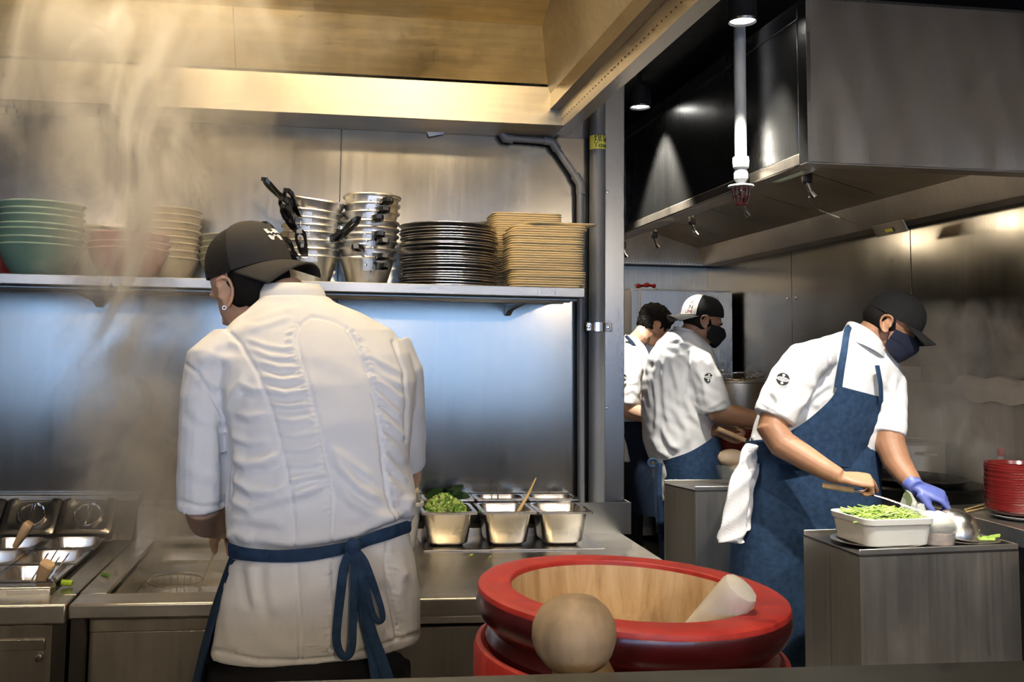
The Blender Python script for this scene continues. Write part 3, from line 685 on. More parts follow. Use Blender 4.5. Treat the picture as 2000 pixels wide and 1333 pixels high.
# ------------------------------------------------------------------ wall shelf and its stacks
ZS = 1.634
sf = thing('wall_shelf', 'long stainless wall shelf carrying bowls, pans, plates and trays', 'shelf', (-.8, 2.88, 1.62))
MB().box(-2.6, .742, 2.645, 3.115, 1.622, ZS).build('shelf_board', 'steel_shelf', sf)
MB().box(-2.6, .747, 2.636, 2.645, 1.620, 1.649).build('front_lip', 'steel_shelf', sf, bevel=.002)
for y in (2.70, 2.78, 2.86): MB().box(-2.6, .742, y, y+.018, 1.612, 1.621).build('stiffener', 'steel_shelf', sf, bevel=.003)
MB().prism([(.742, 2.645, 1.62), (.742, 3.115, 1.62), (.742, 3.115, 1.75), (.742, 2.66, 1.655), (.742, 2.645, 1.649)], (.004, 0, 0)).build('end_plate', 'steel_shelf', sf)
for x in (.60, -.75): MB().prism([(x, 2.80, 1.612), (x, 3.115, 1.612), (x, 3.115, 1.58), (x, 3.06, 1.597)], (.02, 0, 0)).build('bracket', 'steel_shelf', sf)

ORD = ['top', 'second', 'third', 'fourth', 'fifth', 'sixth', 'seventh', 'eighth', 'ninth', 'tenth']
def ordinal(i, n):
    if i == 0: return 'topmost'
    if i == n-1: return 'bottom one'
    base = i+1
    suf = {1: 'st', 2: 'nd', 3: 'rd'}.get(base % 10 if base % 100 not in (11, 12, 13) else 0, 'th')
    return '%d%s from the top' % (base, suf) if base > 10 else ORD[i]+' from the top'
def bowl_mesh(r, h, mat, foot=.4):
    f = r*foot
    pr = [(0, .006), (f*.9, .006), (f*.95, 0), (f*1.05, 0), (f*1.08, .010)]
    for k in range(1, 9):
        a = k/8; pr.append((f*1.08+(r-f*1.08)*a**.58, .010+(h-.010)*a))
    pr += [(r+.0025, h-.001), (r+.0032, h+.002), (r+.001, h+.0038), (r-.004, h+.001)]
    for k in range(7, 0, -1):
        a = k/8; pr.append((f*1.08+(r-f*1.08)*a**.58-.004, .014+(h-.012)*a))
    pr.append((0, .014))
    me = MB().lathe(pr, 40).mesh('bowl', ang=40); me.materials.append(MAT[mat]); return me
def stack(name, me, x, y, zs, label, cat, group, jit=.002, tilt=.0):
    n = len(zs)
    for i, z in enumerate(sorted(zs, reverse=True)):
        o = shared(name, me, (x+random.uniform(-jit, jit), y+random.uniform(-jit, jit), z), rot=(random.uniform(-tilt, tilt), random.uniform(-tilt, tilt), random.uniform(0, 6)))
        tag(o, label % ordinal(i, n), cat, group)
def rim_z(rows, x, Y, h, r):
    """base heights of the bowls whose rims show at these photo rows"""
    return [at(x, y, Y-r*.0)[2]-h for y in rows]
g = bowl_mesh(.119, .104, 'bowl_green')
def even(z0, n, dz, j=.002): return [z0+i*dz+(random.uniform(-j, j) if i else 0) for i in range(n)]
stack('bowl', g, -.84, 2.80, [ZS+d for d in (0, .020, .043, .058, .083, .101, .121)], 'jade green ceramic bowl, %s of the stack on the left shelf end', 'bowl', 'green bowls')
pk = bowl_mesh(.114, .100, 'bowl_pink', .45)
stack('bowl', pk, -.587, 2.80, [ZS, ZS+.019, ZS+.045], 'pink bowl, %s of the short steamy pink stack', 'bowl', 'pink bowls')
cr = bowl_mesh(.113, .095, 'bowl_cream', .45)
stack('bowl', cr, -.525, 2.995, even(ZS, 8, .0218), 'cream bowl, %s of the tall stack behind the pink bowls', 'bowl', 'cream bowls')
stack('bowl', cr, -.74, 3.0, even(ZS, 5, .019), 'cream bowl, %s of the low stack between green and pink bowls', 'bowl', 'cream bowls between')
ol = bowl_mesh(.112, .095, 'bowl_olive', .45)
stack('bowl', ol, -.30, 2.995, even(ZS, 5, .019), 'dull olive bowl, %s of the stack hidden behind the black cap', 'bowl', 'olive bowls')
rd = bowl_mesh(.115, .10, 'bowl_red', .5)
stack('bowl', rd, -1.0, 2.995, even(ZS, 7, .021), 'dark red bowl, %s of the stack behind the green bowls', 'bowl', 'red bowls at the shelf end')

# saucepans: aluminium pots nested, each with its own black handle
def pot_mesh():
    r0, r1, h = .058, .085, .096
    pr = [(0, 0), (r0-.012, 0), (r0, .008), (r0+.004, .02)]
    pr += [(r0+.004+(r1-r0-.004)*t, .02+(h-.02)*t) for t in (.25, .5, .75, 1)]
    pr += [(r1+.0045, h-.001), (r1+.0062, h+.002), (r1+.0045, h+.0055), (r1+.0005, h+.006), (r1-.003, h+.003)]
    pr += [(r0+.001+(r1-r0-.004)*t, .02+(h-.02)*t) for t in (.75, .5, .25)] + [(r0-.004, .010), (0, .004)]
    me = MB().lathe(pr, 36).mesh('pot_body', ang=45); me.materials.append(MAT['aluminium']); return me
def handle_meshes(rise=.055):
    b = MB(); L = .112                                          # handle leaves along -Y, rising; hollow loop at the end
    zf = lambda t: .078+rise*t-.01*math.sin(t*PI)
    def sec(t, w, h):
        y = -.088-L*t; z = zf(t); return [(-w, y, z-h), (w, y, z-h), (w, y, z+h), (-w, y, z+h)]
    b.loft([sec(0, .008, .008), sec(.12, .010, .010), sec(.35, .013, .008), sec(.55, .015, .006)])
    for s_ in (-1, 1):                                          # the two sides of the loop
        R = []
        for t, w in ((.55, .009), (.75, .013), (.92, .012), (1.0, .004)):
            y = -.088-L*t; z = zf(t); R.append([(s_*w-.004, y, z-.006), (s_*w+.004, y, z-.006), (s_*w+.004, y, z+.006), (s_*w-.004, y, z+.006)])
        b.loft(R)
    b.obox((0, -.088-L, zf(1)), (.008, 0, 0), (0, .006, 0), (0, 0, .006))
    hm = b.mesh('handle', ang=30); hm.materials.append(MAT['bakelite'])
    p = MB(); P = []
    p.loft([[(x, -math.sqrt(max(0, (.0835+.0012*0+(z-.06)*.2)**2-x*x))-t_, z) for x in np.linspace(-.034, .034, 9)] for t_, z in ((.0022, .058), (.0022, .090))], cap=False, closed=False)
    p.obox((0, -.092, .076), (.009, 0, 0), (0, .008, 0), (0, 0, .009))
    pm = p.mesh('bracket', ang=30); pm.materials.append(MAT['aluminium'])
    r = []
    for x in (-.026, .026):
        me = MB().lathe([(0, .005), (.004, .004), (.0055, 0)], 8, mtx=Matrix.Translation((x, -.0815, .075)) @ Matrix.Rotation(PI/2, 4, 'X')).mesh('rivet'); me.materials.append(MAT['chrome']); r.append(me)
    return hm, pm, r
POT = pot_mesh(); HM, PM, RV = handle_meshes(); HM2 = handle_meshes(-.012)[0]
def saucepan(x, y, z, az, label, tx=0, ty=0, group='nested saucepans', hm=HM):
    """az: direction of the handle, degrees turned from the camera side (0 = towards the dining room)"""
    t = thing('saucepan', label, 'saucepan', (0, 0, 0), group)
    for nm, me in [('pot_body', POT), ('bracket', PM), ('handle', hm), ('rivet', RV[0]), ('rivet', RV[1])]: shared(nm, me, (0, 0, 0), t)
    t.location = (x, y, z); t.rotation_euler = (tx, ty, math.radians(az)); return t
zl = [0, .022, .047, .072, .094, .116, .140, .168]
al = [-20, -8, -40, 45, -22, -25, -22, -52]
for i, (z, a) in enumerate(zip(zl, al)):
    n = len(zl)-1-i
    saucepan(-.062+random.uniform(-.003, .003)+(.008 if i == 7 else 0), 2.83, ZS+z+(.012 if i == 7 else 0), a, 'aluminium saucepan with black handle, %s of the stack behind the cap' % ordinal(n, 8), ty=(.20 if i == 7 else .03*max(0, i-3)), group='saucepans in the left stack')
zr = [0, .028, .052, .072, .092, .112, .140, .165, .192]
ar = [14, 12, -12, 10, 6, -82, 4, 9, 12]
for i, (z, a) in enumerate(zip(zr, ar)):
    n = len(zr)-1-i
    saucepan(.113+i*.0016+random.uniform(-.003, .003), 2.83, ZS+z, a, 'aluminium saucepan with black handle, %s of the stack beside the plates' % ordinal(n, 9), ty=random.uniform(-.02, .02), group='saucepans in the right stack', hm=HM2)

# round steel plates
pm = MB().lathe([(0, .002), (.105, .002), (.128, .008), (.148, .009), (.151, .0105), (.151, .0125), (.148, .012), (.127, .0105), (.104, .0045), (0, .0045)], 48).mesh('plate', ang=30); pm.materials.append(MAT['steel_plate'])
zz = [ZS+i*.0079+(.006 if i > 13 else 0)+(.005 if i > 7 else 0)+(.007 if i == 22 else 0) for i in range(23)]
stack('plate', pm, .363, 2.82, zz, 'round steel plate, %s of the tall plate stack', 'plate', 'steel plates', jit=.005, tilt=.012)

# wooden trays with rounded corners
def tray_mesh(hw, hd):
    def rr(hw, hd, r, z):
        P = []
        for sx, sy, a0 in ((1, 1, 0), (-1, 1, 90), (-1, -1, 180), (1, -1, 270)):
            for q in range(5):
                a = math.radians(a0+22.5*q); P.append((sx*(hw-r)+r*math.cos(a), sy*(hd-r)+r*math.sin(a), z))
        return P
    me = MB().loft([rr(hw-.02, hd-.02, .022, 0), rr(hw-.006, hd-.006, .026, .003), rr(hw, hd, .028, .0062), rr(hw, hd, .028, .0078), rr(hw-.004, hd-.004, .026, .0078), rr(hw-.02, hd-.02, .022, .0035)]).mesh('tray', ang=30)
    me.materials.append(MAT['tray_wood']); return me
tm = tray_mesh(.115, .085)
n = 29
for i in range(n):
    top = i == n-1; z = ZS+i*.0072
    x = .650+(.035 if top else .006 if i > n-4 else -.004 if i > 8 else .002)+random.uniform(-.0018, .0018)
    o = shared('tray', tm, (x, 2.76+random.uniform(-.003, .003), z+(.003 if top else 0)), rot=(0, -.012 if top else random.uniform(-.006, .006), random.uniform(-.012, .012)+(.12 if top else 0)))
    tag(o, 'pale wooden tray, topmost of the front stack, pushed out to the right' if top else 'pale wooden tray, %s in the front stack by the wall corner' % ordinal(n-1-i, n), 'tray', 'wooden trays in the front stack')
n = 38
for i in range(n):
    o = shared('tray', tm, (.637+random.uniform(-.002, .002), 2.995+random.uniform(-.003, .003)*.5, ZS+i*.0072), rot=(0, 0, random.uniform(-.01, .01)))
    tag(o, 'pale wooden tray, %s in the taller stack behind' % ordinal(n-1-i, n), 'tray', 'wooden trays in the back stack')
# ------------------------------------------------------------------ stands, range and cookware on the right
def stand(name, label, poly, z, lip_edges):
    t = thing(name, label, 'stand', (*np.mean(poly, 0), 0)); P = [np.array([p[0], p[1], 0.]) for p in poly]; n = len(P)
    for i in range(n):                                         # side sheets
        a, b = P[i], P[(i+1) % n]; d = (b-a)/np.linalg.norm(b-a); nr = np.array([d[1], -d[0], 0])
        MB().prism([a, b, b-nr*.004, a-nr*.004], (0, 0, z-.022)).build('side_sheet', 'steel_cabinet', t)
        if i in lip_edges:
            MB().prism([a+(0, 0, z-.021), b+(0, 0, z-.021), b-nr*.006+(0, 0, z-.021), a-nr*.006+(0, 0, z-.021)], (0, 0, .021)).build('lip', 'steel_apron', t, bevel=.0015)
    MB().prism([p+(0, 0, z-.024) for p in P], (0, 0, .008)).build('top', 'steel_dark', t)
    return t
ZB = .85
A_, B_ = np.array([1.688, 2.79]), np.array([2.287, 2.85]); dv = np.array([-.012, .325])
s1 = stand('steel_stand', 'knee high closed steel stand holding the herb box', [A_, B_, B_+dv, A_+dv], ZB, (0, 1, 2))
MB().obox((1.683, 2.955, .4), (0, .001, 0), (.0012, 0, 0), (0, 0, .4)).build('seam', 'steel_dark', s1)
s2 = stand('steel_stand', 'closed steel stand behind with the bagged chicken on it', [(1.699, 4.135), (2.16, 4.16), (2.10, 4.385), (1.631, 4.353)], ZB, (2, 0))
zt = ZB-.014
# cooking range along the right wall
rg = thing('cooking_range', 'long stainless cooking range along the right wall', 'range', (2.85, 4.5, 0))
MB().box(2.48, 3.24, 2.62, 6.9, .80, .838).build('top', 'steel_top', rg, bevel=.004)
MB().box(2.476, 2.49, 2.61, 6.9, .79, .853).build('edge_lip', 'steel_apron', rg, bevel=.002)
MB().box(2.52, 2.53, 2.64, 6.9, .10, .79).build('front_panel', 'steel_dark', rg)
MB().box(2.53, 3.2, 2.64, 2.65, .10, .79).build('end_panel', 'steel_dark', rg)
MB().box(2.53, 3.2, 2.66, 6.88, .04, .10).build('plinth', 'steel_dark', rg)
MB().box(3.14, 3.238, 2.62, 5.12, .838, 1.325).build('splash_panel', 'steel_cabinet', rg, bevel=.003)
MB().box(3.10, 3.14, 5.2, 6.9, .838, 1.10).build('splash_panel', 'steel_cabinet', rg, bevel=.003)
MB().lathe([(.27, 0), (.30, .05), (.29, .06), (.25, .055)], 36, c=(2.66, 3.95, .838)).build('burner_ring', 'black_iron', rg)
wk = thing('wok', 'black iron wok on the front burner with steam rising', 'wok', (2.66, 3.95, .84))
MB().lathe([(0, -.02), (.1, .0), (.18, .035), (.24, .085), (.244, .089), (.24, .091), (.176, .042), (.1, .008), (0, -.012)], 44, c=(2.62, 3.93, .835)).build('bowl', 'black_iron', wk)
MB().lathe([(0, .0), (.21, .0), (.21, .002), (0, .002)], 40, c=(2.62, 3.93, .885)).build('soup', 'soup', wk)
MB().tube([(2.40, 3.86, .93), (2.32, 3.84, .96), (2.22, 3.80, 1.0)], [.012, .011, .013], 10).build('handle', 'black_iron', wk)
sp_ = thing('stock_pot', 'wide steel stock pot veiled in steam behind the wok', 'pot', (3.0, 4.45, .84))
px_, py_ = 2.93, 4.45
MB().lathe([(0, 0), (.19, 0), (.2, .012), (.2, .19), (.206, .196), (.206, .2), (.2, .202), (.194, .196), (.194, .012), (0, .008)], 44, c=(px_, py_, .838)).build('pot_body', 'steel_cabinet', sp_)
MB().lathe([(0, .17), (.193, .17)], 40, c=(px_, py_, .838)).build('soup', 'soup', sp_)
for s_ in (-1, 1):
    MB().tube([(px_+.2*math.cos(a), py_+.2*math.sin(a), .99) if k in (0, 4) else (px_+.235*math.cos(a), py_+.235*math.sin(a), .99) for k, a in enumerate(np.radians(np.linspace(-105, -75, 5)) + (0 if s_ < 0 else PI))], .007, 8).build('handle', 'chrome', sp_)
ld = thing('stock_ladle', 'long steel ladle standing in the stock pot', 'ladle', (2.95, 4.4, 1.0))
MB().tube([at(1838, 832, 4.42), at(1853, 884, 4.44), (2.96, 4.44, .96)], [.008, .007, .007], 8).build('shaft', 'chrome', ld)
MB().tube([at(1829, 800, 4.40), at(1838, 834, 4.42)], [.017, .015], 12).build('grip', 'plastic_white', ld)
fc = thing('wall_faucet', 'chrome gooseneck water faucet over the range', 'faucet', at(1770, 768, 4.75))
g0 = [at(1745, 768, 4.75), at(1772, 767, 4.72), at(1795, 770, 4.66), at(1806, 777, 4.62), at(1811, 787, 4.60), at(1812, 797, 4.59)]
MB().tube(g0, .0075, 10).build('spout', 'chrome', fc)
MB().tube([at(1745, 768, 4.75), np.array([3.14, 4.75, 1.28])], .0075, 10).build('supply', 'chrome', fc)
blob(MB(), at(1821, 803, 4.57), .017, 10).build('valve', 'chrome', fc); blob(MB(), at(1830, 800, 4.55), .013, 10).build('knob', 'chrome', fc)
tw = thing('towel', 'folded cream towel hanging over the splash panel edge', 'towel', at(1925, 748, X=3.13))
R = []
for k, y in enumerate(np.linspace(4.30, 3.66, 14)):
    wv = .012*math.sin(k*1.3); f = min(1, .35+k*.16) if k < 6 else 1-.04*(k-6)
    prof = [(3.225, 1.338+wv*.3), (3.17, 1.352+wv), (3.14, 1.353+wv), (3.118, 1.335), (3.112, 1.30-.035*f+wv), (3.105, 1.29-.045*f+wv), (3.098, 1.30-.03*f+wv), (3.10, 1.34), (3.13, 1.372+wv), (3.17, 1.372+wv), (3.225, 1.356)]
    R.append([(x, y, z) for x, z in prof])
MB().loft(R).build('cloth', 'towel_cream', tw, sub=1)
ba = thing('wall_box', 'small steel box fixed to the wall above the splash panel', 'box', (3.2, 5.0, 1.33))
MB().box(3.15, 3.24, 4.72, 5.12, 1.33, 1.41).build('body', 'steel_cabinet', ba, bevel=.004); MB().box(3.144, 3.15, 4.74, 4.90, 1.335, 1.405).build('door', 'steel_cabinet', ba, bevel=.002)
bt = thing('sauce_bottle', 'small bottle with a red cap by the splash panel', 'bottle', at(1955, 885, X=3.08))
c = at(1955, 900, X=3.07); c[2] = .838
MB().lathe([(0, 0), (.026, 0), (.027, .01), (.027, .14), (.012, .17), (.012, .185)], 18, c=c).build('glass', 'plastic_clear', bt)
MB().lathe([(0, .004), (.024, .005), (.024, .11), (0, .11)], 16, c=c).build('sauce', 'soup', bt); MB().lathe([(.015, .18), (.015, .215), (0, .217)], 14, c=c).build('cap', 'sauce_red', bt)
# red lacquer bowls
lm = MB().lathe([(0, .003), (.07, .003), (.074, 0), (.08, 0), (.112, .012), (.1185, .020), (.1195, .0235), (.1195, .031), (.118, .032), (.114, .030), (.108, .017), (.07, .008), (0, .008)], 44).mesh('lacquer_bowl', ang=35); lm.materials.append(MAT['lacquer_red'])
rx, ry = at(1992, 1003, Z=.86)[:2]
n = 18
for i in range(n):
    o = shared('lacquer_bowl', lm, (rx+random.uniform(-.0015, .0015), ry, .855+i*.0098), rot=(0, 0, random.uniform(0, 6)))
    tag(o, 'red lacquer bowl, %s of the stack at the right edge' % ordinal(n-1-i, n), 'bowl', 'red lacquer bowls at the right edge')
MB().lathe([(.1, .0), (.112, .001), (.09, .004), (0, .004)], 36, c=(rx, ry, .855+n*.0098+.022)).build('x', 'lacquer_bright') if False else None
pl = MB().lathe([(0, 0), (.08, 0), (.108, .011), (.11, .014), (.106, .015), (.078, .005), (0, .005)], 40, c=(rx, ry, .840)).build('saucer', 'plastic_white'); tag(pl, 'white plate under the red lacquer bowl stack', 'plate')
n = 12; q = at(1423, 889, Z=.86)
for i in range(n):
    o = shared('lacquer_bowl', lm, (q[0]+.06, q[1], .84+i*.0125), rot=(0, 0, i)); tag(o, 'red bowl, %s of the stack before the backward capped chef' % ordinal(n-1-i, n), 'bowl', 'red bowls on the far range')
# chopsticks by the red stack
for i, (a, b) in enumerate((((1885, 996), (1921, 986)), ((1888, 1000), (1926, 992)))):
    o = MB().tube([at(*a, Z=.845), at(*b, Z=.845)], .0035, 7).build('chopstick', 'wood_stick'); tag(o, ('upper', 'lower')[i]+' pale chopstick lying beside the red lacquer bowls', 'chopstick')
# trays and pans between the wok and the chef
for i, (x, y, z, lab) in enumerate(((2.62, 4.62, .94, 'steel pan on the range behind the gloved arm'), (2.62, 5.0, .96, 'farther steel pan on the range behind the gloved arm'))):
    o = shared('food_pan', gn_mesh(.26, .32, .10) if i == 0 else bpy.data.meshes['pan_body.001'] if False else gn_mesh(.26, .32, .10), (x, y, z)); tag(o, lab, 'pan')
fp = thing('frying_pan', 'dark frying pan leaning on the range behind the spoon hand', 'pan', (2.55, 4.25, .85))
MB().lathe([(0, .0), (.10, .0), (.125, .03), (.127, .032), (.121, .032), (.098, .005), (0, .005)], 36, mtx=Matrix.Translation((2.60, 4.30, .90)) @ Matrix.Rotation(.35, 4, 'Y')).build('pan_body', 'black_iron', fp)
MB().tube([(2.49, 4.26, .96), (2.38, 4.2, 1.01), (2.30, 4.16, 1.03)], [.01, .009, .011], 8).build('handle', 'steel_pan', fp)
og = MB(); og.tube([at(1768, 872, 4.85), at(1778, 868, 4.85), at(1790, 866, 4.85), at(1802, 873, 4.85)], [.014, .02, .022, .008], 10, flat=.5)
tag(og.build('wooden_scoop', 'wood_handle'), 'orange brown wooden scoop behind the gloved arm', 'scoop')

# far pot with strainer, fridge
tp = thing('tall_pot', 'tall dull steel pot on the far end of the range', 'pot', (2.78, 6.1, .84))
MB().lathe([(0, 0), (.2, 0), (.205, .01), (.205, .43), (.212, .436), (.212, .442), (.2, .438), (.198, .01), (0, .006)], 40, c=(2.80, 6.1, .838)).build('pot_body', 'steel_cabinet', tp)
wr_ = thing('wire_strainer', 'large round wire strainer lying on the tall pot', 'strainer', (2.8, 6.1, 1.29))
M0 = Matrix.Translation((2.82, 6.08, 1.315)) @ Matrix.Rotation(math.radians(-6), 4, 'Y') @ Matrix.Rotation(math.radians(5), 4, 'X')
def tp_(r, a, z): return tuple(M0 @ Vector((r*math.cos(a), r*math.sin(a), z)))
MB().tube([tp_(.165, a, 0) for a in np.linspace(0, 2*PI, 41)], .004, 6).build('rim', 'chrome', wr_)
m = MB()
for k in range(-7, 8):
    x = k*.0215; h = math.sqrt(max(.0, .165**2-x*x))
    for sw in (0, 1):
        P = []
        for s_ in np.linspace(-1, 1, 9):
            u, v = (x, s_*h) if sw == 0 else (s_*h, x); P.append(tuple(M0 @ Vector((u, v, -.05*(1-(u*u+v*v)/.165**2)))))
        m.tube(P, .0011, 4)
tag(m.build('wire_mesh', 'chrome', wr_), kind='stuff')
MB().tube([tp_(.165, PI, 0), tp_(.24, PI*.98, .01), tp_(.30, PI*.96, .012)], [.006, .006, .008], 8).build('handle', 'chrome', wr_)
blob(MB(), at(1412, 725, 6.05), .014, 8).build('hook', 'chrome', wr_)
fr = thing('refrigerator', 'tall steel upright refrigerator at the far end', 'refrigerator', (2.8, 7.2, 0))
MB().box(2.36, 3.19, 7.02, 7.55, .05, 1.965).build('cabinet', 'steel_cabinet', fr, bevel=.004)
MB().box(2.36, 2.418, 7.0, 7.02, .12, 1.955).build('door', 'steel_hood_side', fr, bevel=.003)
MB().box(2.434, 3.19, 6.995, 7.02, .12, 1.955).build('door', 'steel_hood_side', fr, bevel=.003)
MB().box(2.45, 2.47, 6.97, 6.995, .8, 1.3).build('handle', 'chrome', fr, bevel=.004)
rc = MB(); R = []
for k, s_ in enumerate(np.linspace(0, 1, 9)):
    c = at(1242+36*s_, 558+1*math.sin(k), 7.1); r = .014+.006*math.sin(k*1.7)
    R.append([(c[0], c[1]+2.2*r*math.cos(a), max(1.966, c[2]+r*math.sin(a))) for a in np.linspace(0, 2*PI, 10, endpoint=False)])
tag(rc.loft(R).build('red_cloth', 'plastic_red'), 'crumpled red cloth on top of the refrigerator', 'cloth')
a, b = at(1276, 560, 7.15), at(1314, 560, 7.15)
tag(MB().box(a[0], b[0], 7.05, 7.25, 1.966, 1.974).build('cutting_board', 'plastic_white'), 'thin white board on top of the refrigerator', 'board')
# ---- things on the near stand
def top(px, py, z=zt): return at(px, py, Z=z)
c = top(1693, 1040); ov = MB()
def ell(cx, cy, z, a, b, n=40): return [(cx+a*math.cos(q), cy+b*math.sin(q), z) for q in np.linspace(0, 2*PI, n, endpoint=False)]
def plate(c, a, b, name, label):
    m = MB(); z = c[2]
    m.loft([ell(c[0], c[1], z, a*.7, b*.7), ell(c[0], c[1], z+.003, a*.75, b*.75), ell(c[0], c[1], z+.012, a, b), ell(c[0], c[1], z+.014, a, b), ell(c[0], c[1], z+.0135, a*.97, b*.97), ell(c[0], c[1], z+.005, a*.72, b*.72)])
    return tag(m.build(name, 'steel_plate'), label, 'plate')
c1 = np.array([1.845, 2.945, zt]); plate(c1, .152, .125, 'oval_plate', 'steel plate under the white herb box')
hb = thing('herb_box', 'white square plastic box full of cut green stems', 'box', (1.86, 2.945, zt+.006))
hx, hy, hz = 1.862, 2.945, zt+.008
def rrot(z, hw, hd, r, ang=.10):
    P = []
    ca, sa = math.cos(ang), math.sin(ang)
    for x, y, _ in rrect(0, 0, 0, hw, hd, r, 5): P.append((hx+x*ca-y*sa, hy+x*sa+y*ca, z))
    return P
MB().loft([rrot(hz, .112, .088, .03), rrot(hz+.004, .116, .092, .03), rrot(hz+.07, .126, .1, .032), rrot(hz+.072, .131, .105, .034), rrot(hz+.09, .133, .107, .034), rrot(hz+.092, .131, .105, .034), rrot(hz+.07, .124, .098, .03), rrot(hz+.006, .11, .086, .03)]).build('box_body', 'plastic_white', hb)
for mt, n_, lab in (('stem_green', 230, 'cut green herb stems heaped in the white box'), ('leaf_dark', 70, 'dark leaf scraps among the stems in the white box'), ('scallion_pale', 90, 'pale stem ends among the herbs in the white box')):
    m = MB()
    for i in range(n_):
        u, v = RNG.uniform(-1, 1, 2); p = np.array([hx+u*.100, hy+v*.072, hz+.072+.034*(1-(u*u+v*v)/2.2)*RNG.uniform(.5, 1.1)])
        a = RNG.uniform(-.9, .9)+(PI if RNG.random() < .5 else 0); d = np.array([math.cos(a), math.sin(a)*.9, RNG.uniform(-.35, .55)])
        L = RNG.uniform(.014, .040)
        if mt == 'leaf_dark': m.obox(p, d*L*.5, np.cross(d, [0, 0, 1])*.008, (0, 0, .0008))
        else: m.tube([p-d*L, p+d*L*.3+(0, 0, .003), p+d*L], RNG.uniform(.0014, .0027), 5)
    tag(m.build('cut_herbs', mt), lab, 'herbs', kind='stuff')
nt_ = thing('noodle_tub', 'clear plastic tub of white noodles and meat', 'tub', (2.05, 2.93, zt))
nx, ny = 2.045, 2.925
def cr_(r, z, n=32): return [(nx+r*math.cos(q), ny+r*math.sin(q)*.9, z) for q in np.linspace(0, 2*PI, n, endpoint=False)]
MB().loft([cr_(.055, zt+.001), cr_(.059, zt+.006), cr_(.071, zt+.078), cr_(.075, zt+.08), cr_(.075, zt+.082), cr_(.0695, zt+.08), cr_(.056, zt+.006)]).build('tub_body', 'plastic_clear', nt_)
MB().loft([cr_(.053, zt+.005), cr_(.058, zt+.03), cr_(.061, zt+.042), cr_(.04, zt+.044)]).build('meat', 'meat_pink', nt_)
R = []
for z, r in ((zt+.043, .060), (zt+.07, .066), (zt+.09, .06), (zt+.104, .035), (zt+.107, .01)):
    R.append([(nx+r*math.cos(q)*(1+.07*math.sin(5*q+z*70)), ny+r*.9*math.sin(q)*(1+.07*math.sin(4*q+2)), z+.005*math.sin(3*q)) for q in np.linspace(0, 2*PI, 28, endpoint=False)])
MB().loft(R).build('noodles', 'noodle_white', nt_, sub=1)
bg = MB(); R = []
for k, s_ in enumerate(np.linspace(0, 1, 8)):
    p = at(1770+58*s_, 982+48*s_, 2.93-.02*s_); h = .036*(1-.35*s_)*(1+.22*math.sin(k*2.1))
    R.append([p+np.array([.006*math.sin(3*a+k), h*.8*math.cos(a), h*math.sin(a)*(1+.30*math.sin(4*a+k*1.9))]) for a in np.linspace(0, 2*PI, 18, endpoint=False)])
tag(bg.loft(R, cap=False).build('plastic_bag', 'plastic_bag'), 'crumpled clear plastic bag beside the blue glove', 'bag')
c2 = np.array([2.175, 2.945, zt]); plate(c2, .105, .085, 'oval_plate', 'steel plate with greens under the upturned ladle bowl')
lb = thing('ladle_bowl', 'large round steel ladle bowl lying upside down on a plate', 'ladle', c2)
MB().lathe([(.070, 0), (.073, .004), (.073, .012), (.070, .035), (.060, .062), (.044, .082), (.022, .093), (0, .096)], 40, mtx=Matrix.Translation((2.135, 2.955, zt+.016)) @ Matrix.Rotation(.16, 4, 'Y')).build('dome', 'steel_pan', lb)
MB().tube([(2.19, 2.93, zt+.018), (2.20, 2.925, zt+.05)], .006, 8).build('clip', 'chrome', lb)
for i in range(5):
    p = np.array([2.19+.012*i, 2.915+.006*(i % 3), zt+.016+.002*i]); tag(MB().tube([p, p+(.05, .008*(i-2), .002)], .0042, 7).build('green_stem', 'stem_green'), 'green vegetable stem on the plate beside the ladle bowl', 'stem', 'stems on the plate by the ladle bowl')
# chicken on the far stand
q = at(1425, 936, Z=zt)
ct = thing('chicken_tub', 'clear tub with bagged pale chicken on the far stand', 'tub', q)
qx, qy = q[0]+.03, q[1]+.02
def cq(r, z, n=28): return [(qx+r*1.15*math.cos(a), qy+r*.8*math.sin(a), z) for a in np.linspace(0, 2*PI, n, endpoint=False)]
MB().loft([cq(.07, zt), cq(.074, zt+.006), cq(.098, zt+.07), cq(.103, zt+.073), cq(.095, zt+.072), cq(.068, zt+.005)]).build('tub_body', 'plastic_clear', ct)
blob(MB(), (qx-.01, qy, zt+.10), .075, 12, (1.1, .75, .62), 3).build('chicken', 'chicken', ct, sub=1)
blob(MB(), (qx+.03, qy-.02, zt+.05), .06, 10, (1.1, .7, .7), 5).build('chicken', 'chicken', ct, sub=1)
vg = MB(); p = at(1436, 797, 5.4)
for k in range(5): vg.tube([p+(0, 0, -.08), p+(.012*(k-2), .01*k, -.01), p+(.022*(k-2), .01*k, .012+.006*(k % 2))], [.005, .006, .002], 6)
tag(vg.build('leafy_greens', 'lime_green'), 'bright leafy greens peeking above the middle chef arm', 'greens')
